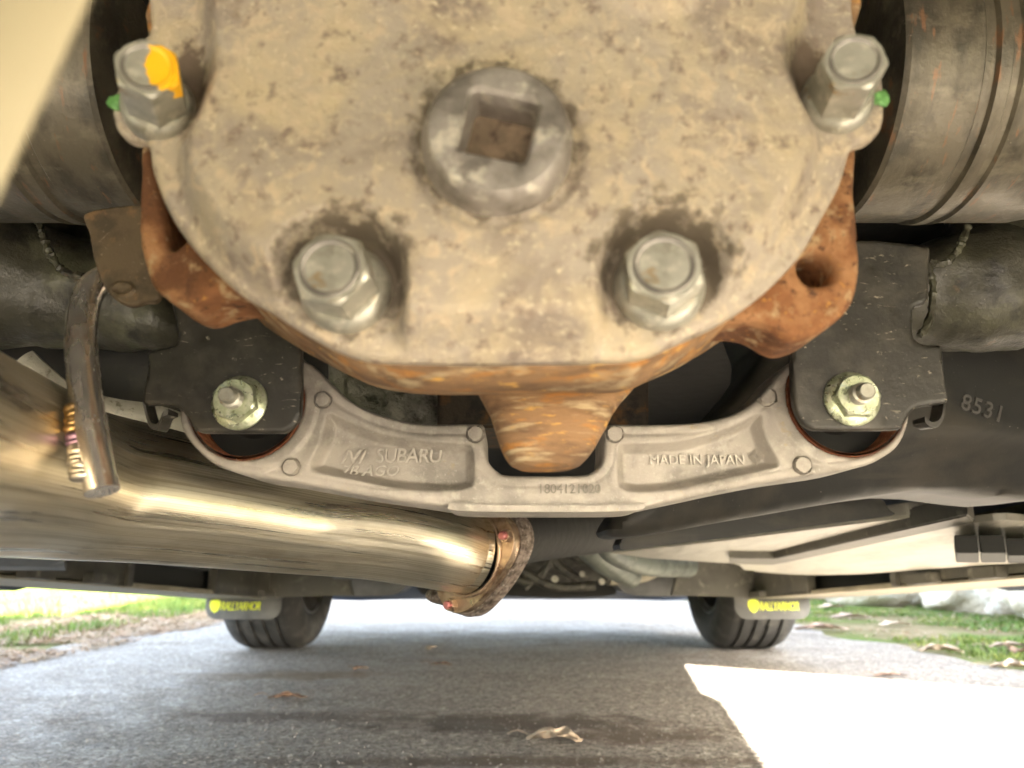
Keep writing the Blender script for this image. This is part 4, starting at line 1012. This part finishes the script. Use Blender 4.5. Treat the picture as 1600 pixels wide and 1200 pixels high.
# ================================================================== PALE STONES at the right
def boulder(x, y, sx, sy, sz, seed, label):
    bm = bmesh.new(); bmesh.ops.create_icosphere(bm, subdivisions=5, radius=1)
    for v in bm.verts:
        c = v.co; k = 1 + .16 * (float(fbm(np.array(c.x * 1.6 + seed), np.array(c.z * 1.6 + c.y * 1.3), 4)) - .5) * 2
        e = .7; v.co = Vector((math.copysign(abs(c.x) ** e, c.x) * sx, math.copysign(abs(c.y) ** e, c.y) * sy, math.copysign(abs(c.z) ** e, c.z) * sz)) * k
    bmesh.ops.translate(bm, vec=(x, y, sz * .62), verts=bm.verts)
    o = bmobj('boulder', bm, M['stone'], None, 60); tag(o, label, 'stone', 'pale stones along the lawn')
boulder(2.95, 3.75, .55, .42, .22, 1, 'nearest pale cream stone behind the grass at the right border')
boulder(3.0, 4.7, .5, .45, .24, 4, 'middle pale cream stone behind the mossy strip')
boulder(2.85, 5.75, .6, .5, .22, 8, 'farthest pale cream stone, just right of the mud flap')

# ================================================================== GRASS AND LITTER (stuff)
def blades(name, n, area, hmin, hmax, wdt, mat, label, flat=0., seed=1, dens=None):
    rg = np.random.RandomState(seed); x, y = area(rg, n); n = len(x)
    h = rg.uniform(hmin, hmax, n); a = rg.uniform(0, 2 * math.pi, n); lean = rg.uniform(.1, .9, n) + flat
    b = rg.uniform(0, 2 * math.pi, n); dx, dy = np.cos(a) * wdt * .5, np.sin(a) * wdt * .5
    lx, ly = np.cos(b) * lean * h, np.sin(b) * lean * h; hz = h * (1 - min(flat, .93) * .98)
    z0 = -.004 + rg.uniform(0, .01, n) * (flat > .3)
    V = np.zeros((n, 5, 3)); 
    V[:, 0] = np.stack([x - dx, y - dy, z0], 1); V[:, 1] = np.stack([x + dx, y + dy, z0], 1)
    V[:, 2] = np.stack([x + dx * .8 + lx * .4, y + dy * .8 + ly * .4, z0 + hz * .6], 1); V[:, 3] = np.stack([x - dx * .8 + lx * .4, y - dy * .8 + ly * .4, z0 + hz * .6], 1)
    V[:, 4] = np.stack([x + lx, y + ly, z0 + hz], 1)
    i = (np.arange(n) * 5)[:, None]
    me = bpy.data.meshes.new(name); q = (i + np.array([[0, 1, 2, 3]])).tolist(); t = (i + np.array([[3, 2, 4]])).tolist()
    me.from_pydata(V.reshape(-1, 3).tolist(), [], q + t); me.materials.append(mat)
    o = bpy.data.objects.new(name, me); COL.objects.link(o); tag(o, label, 'grass' if 'straw' not in name else 'litter', None, 'stuff'); return o
def left_area(xa, xb, ya, yb, clump, thr, seed):
    def f(rg, n):
        x = rg.uniform(xa, xb, n); y = rg.uniform(ya, yb, n)
        k = fbm(x * clump, y * clump, 3, seed); m = k > thr; return x[m], y[m]
    return f
blades('grass', 70000, left_area(-5.5, -1.75, 1.6, 9, 1.4, .30, 3), .02, .055, .005, M['grassm'], 'short green lawn at the left of the driveway', 0, 2)
blades('straw_litter', 42000, left_area(-2.3, -1.38, 1.4, 8, 1.8, .40, 6), .015, .05, .007, M['straw'], 'dry straw and leaf litter between lawn and driveway', .75, 3)
blades('grass', 60000, left_area(1.42, 3.6, 1.6, 8, 1.7, .40, 12), .008, .028, .005, M['grassm'], 'low mossy grass strip at the right of the driveway', .2, 4)
blades('straw_litter', 16000, left_area(1.33, 4.2, 1.6, 8, 2.2, .50, 15), .015, .04, .007, M['straw'], 'dry litter scattered over the mossy strip on the right', .75, 5)
# loose grit on the asphalt
rg = np.random.RandomState(9); V, Fc = [], []
for i in range(8000):
    y = .75 + 1.9 * rg.rand() ** 1.5; x = rg.uniform(-.72, .72) * y; r = rg.uniform(.0007, .0020)
    b0 = len(V); V += [(x + r, y, .0004), (x, y + r, .0004), (x - r, y, .0004), (x, y - r, .0004), (x + r * .1, y, .0004 + r)]
    Fc += [(b0, b0 + 1, b0 + 4), (b0 + 1, b0 + 2, b0 + 4), (b0 + 2, b0 + 3, b0 + 4), (b0 + 3, b0, b0 + 4)]
o = meshobj('grit', V, Fc, mk('pale_grit', (.36, .33, .29), .8), None, None); tag(o, 'loose pale grit scattered on the asphalt', 'gravel', None, 'stuff')
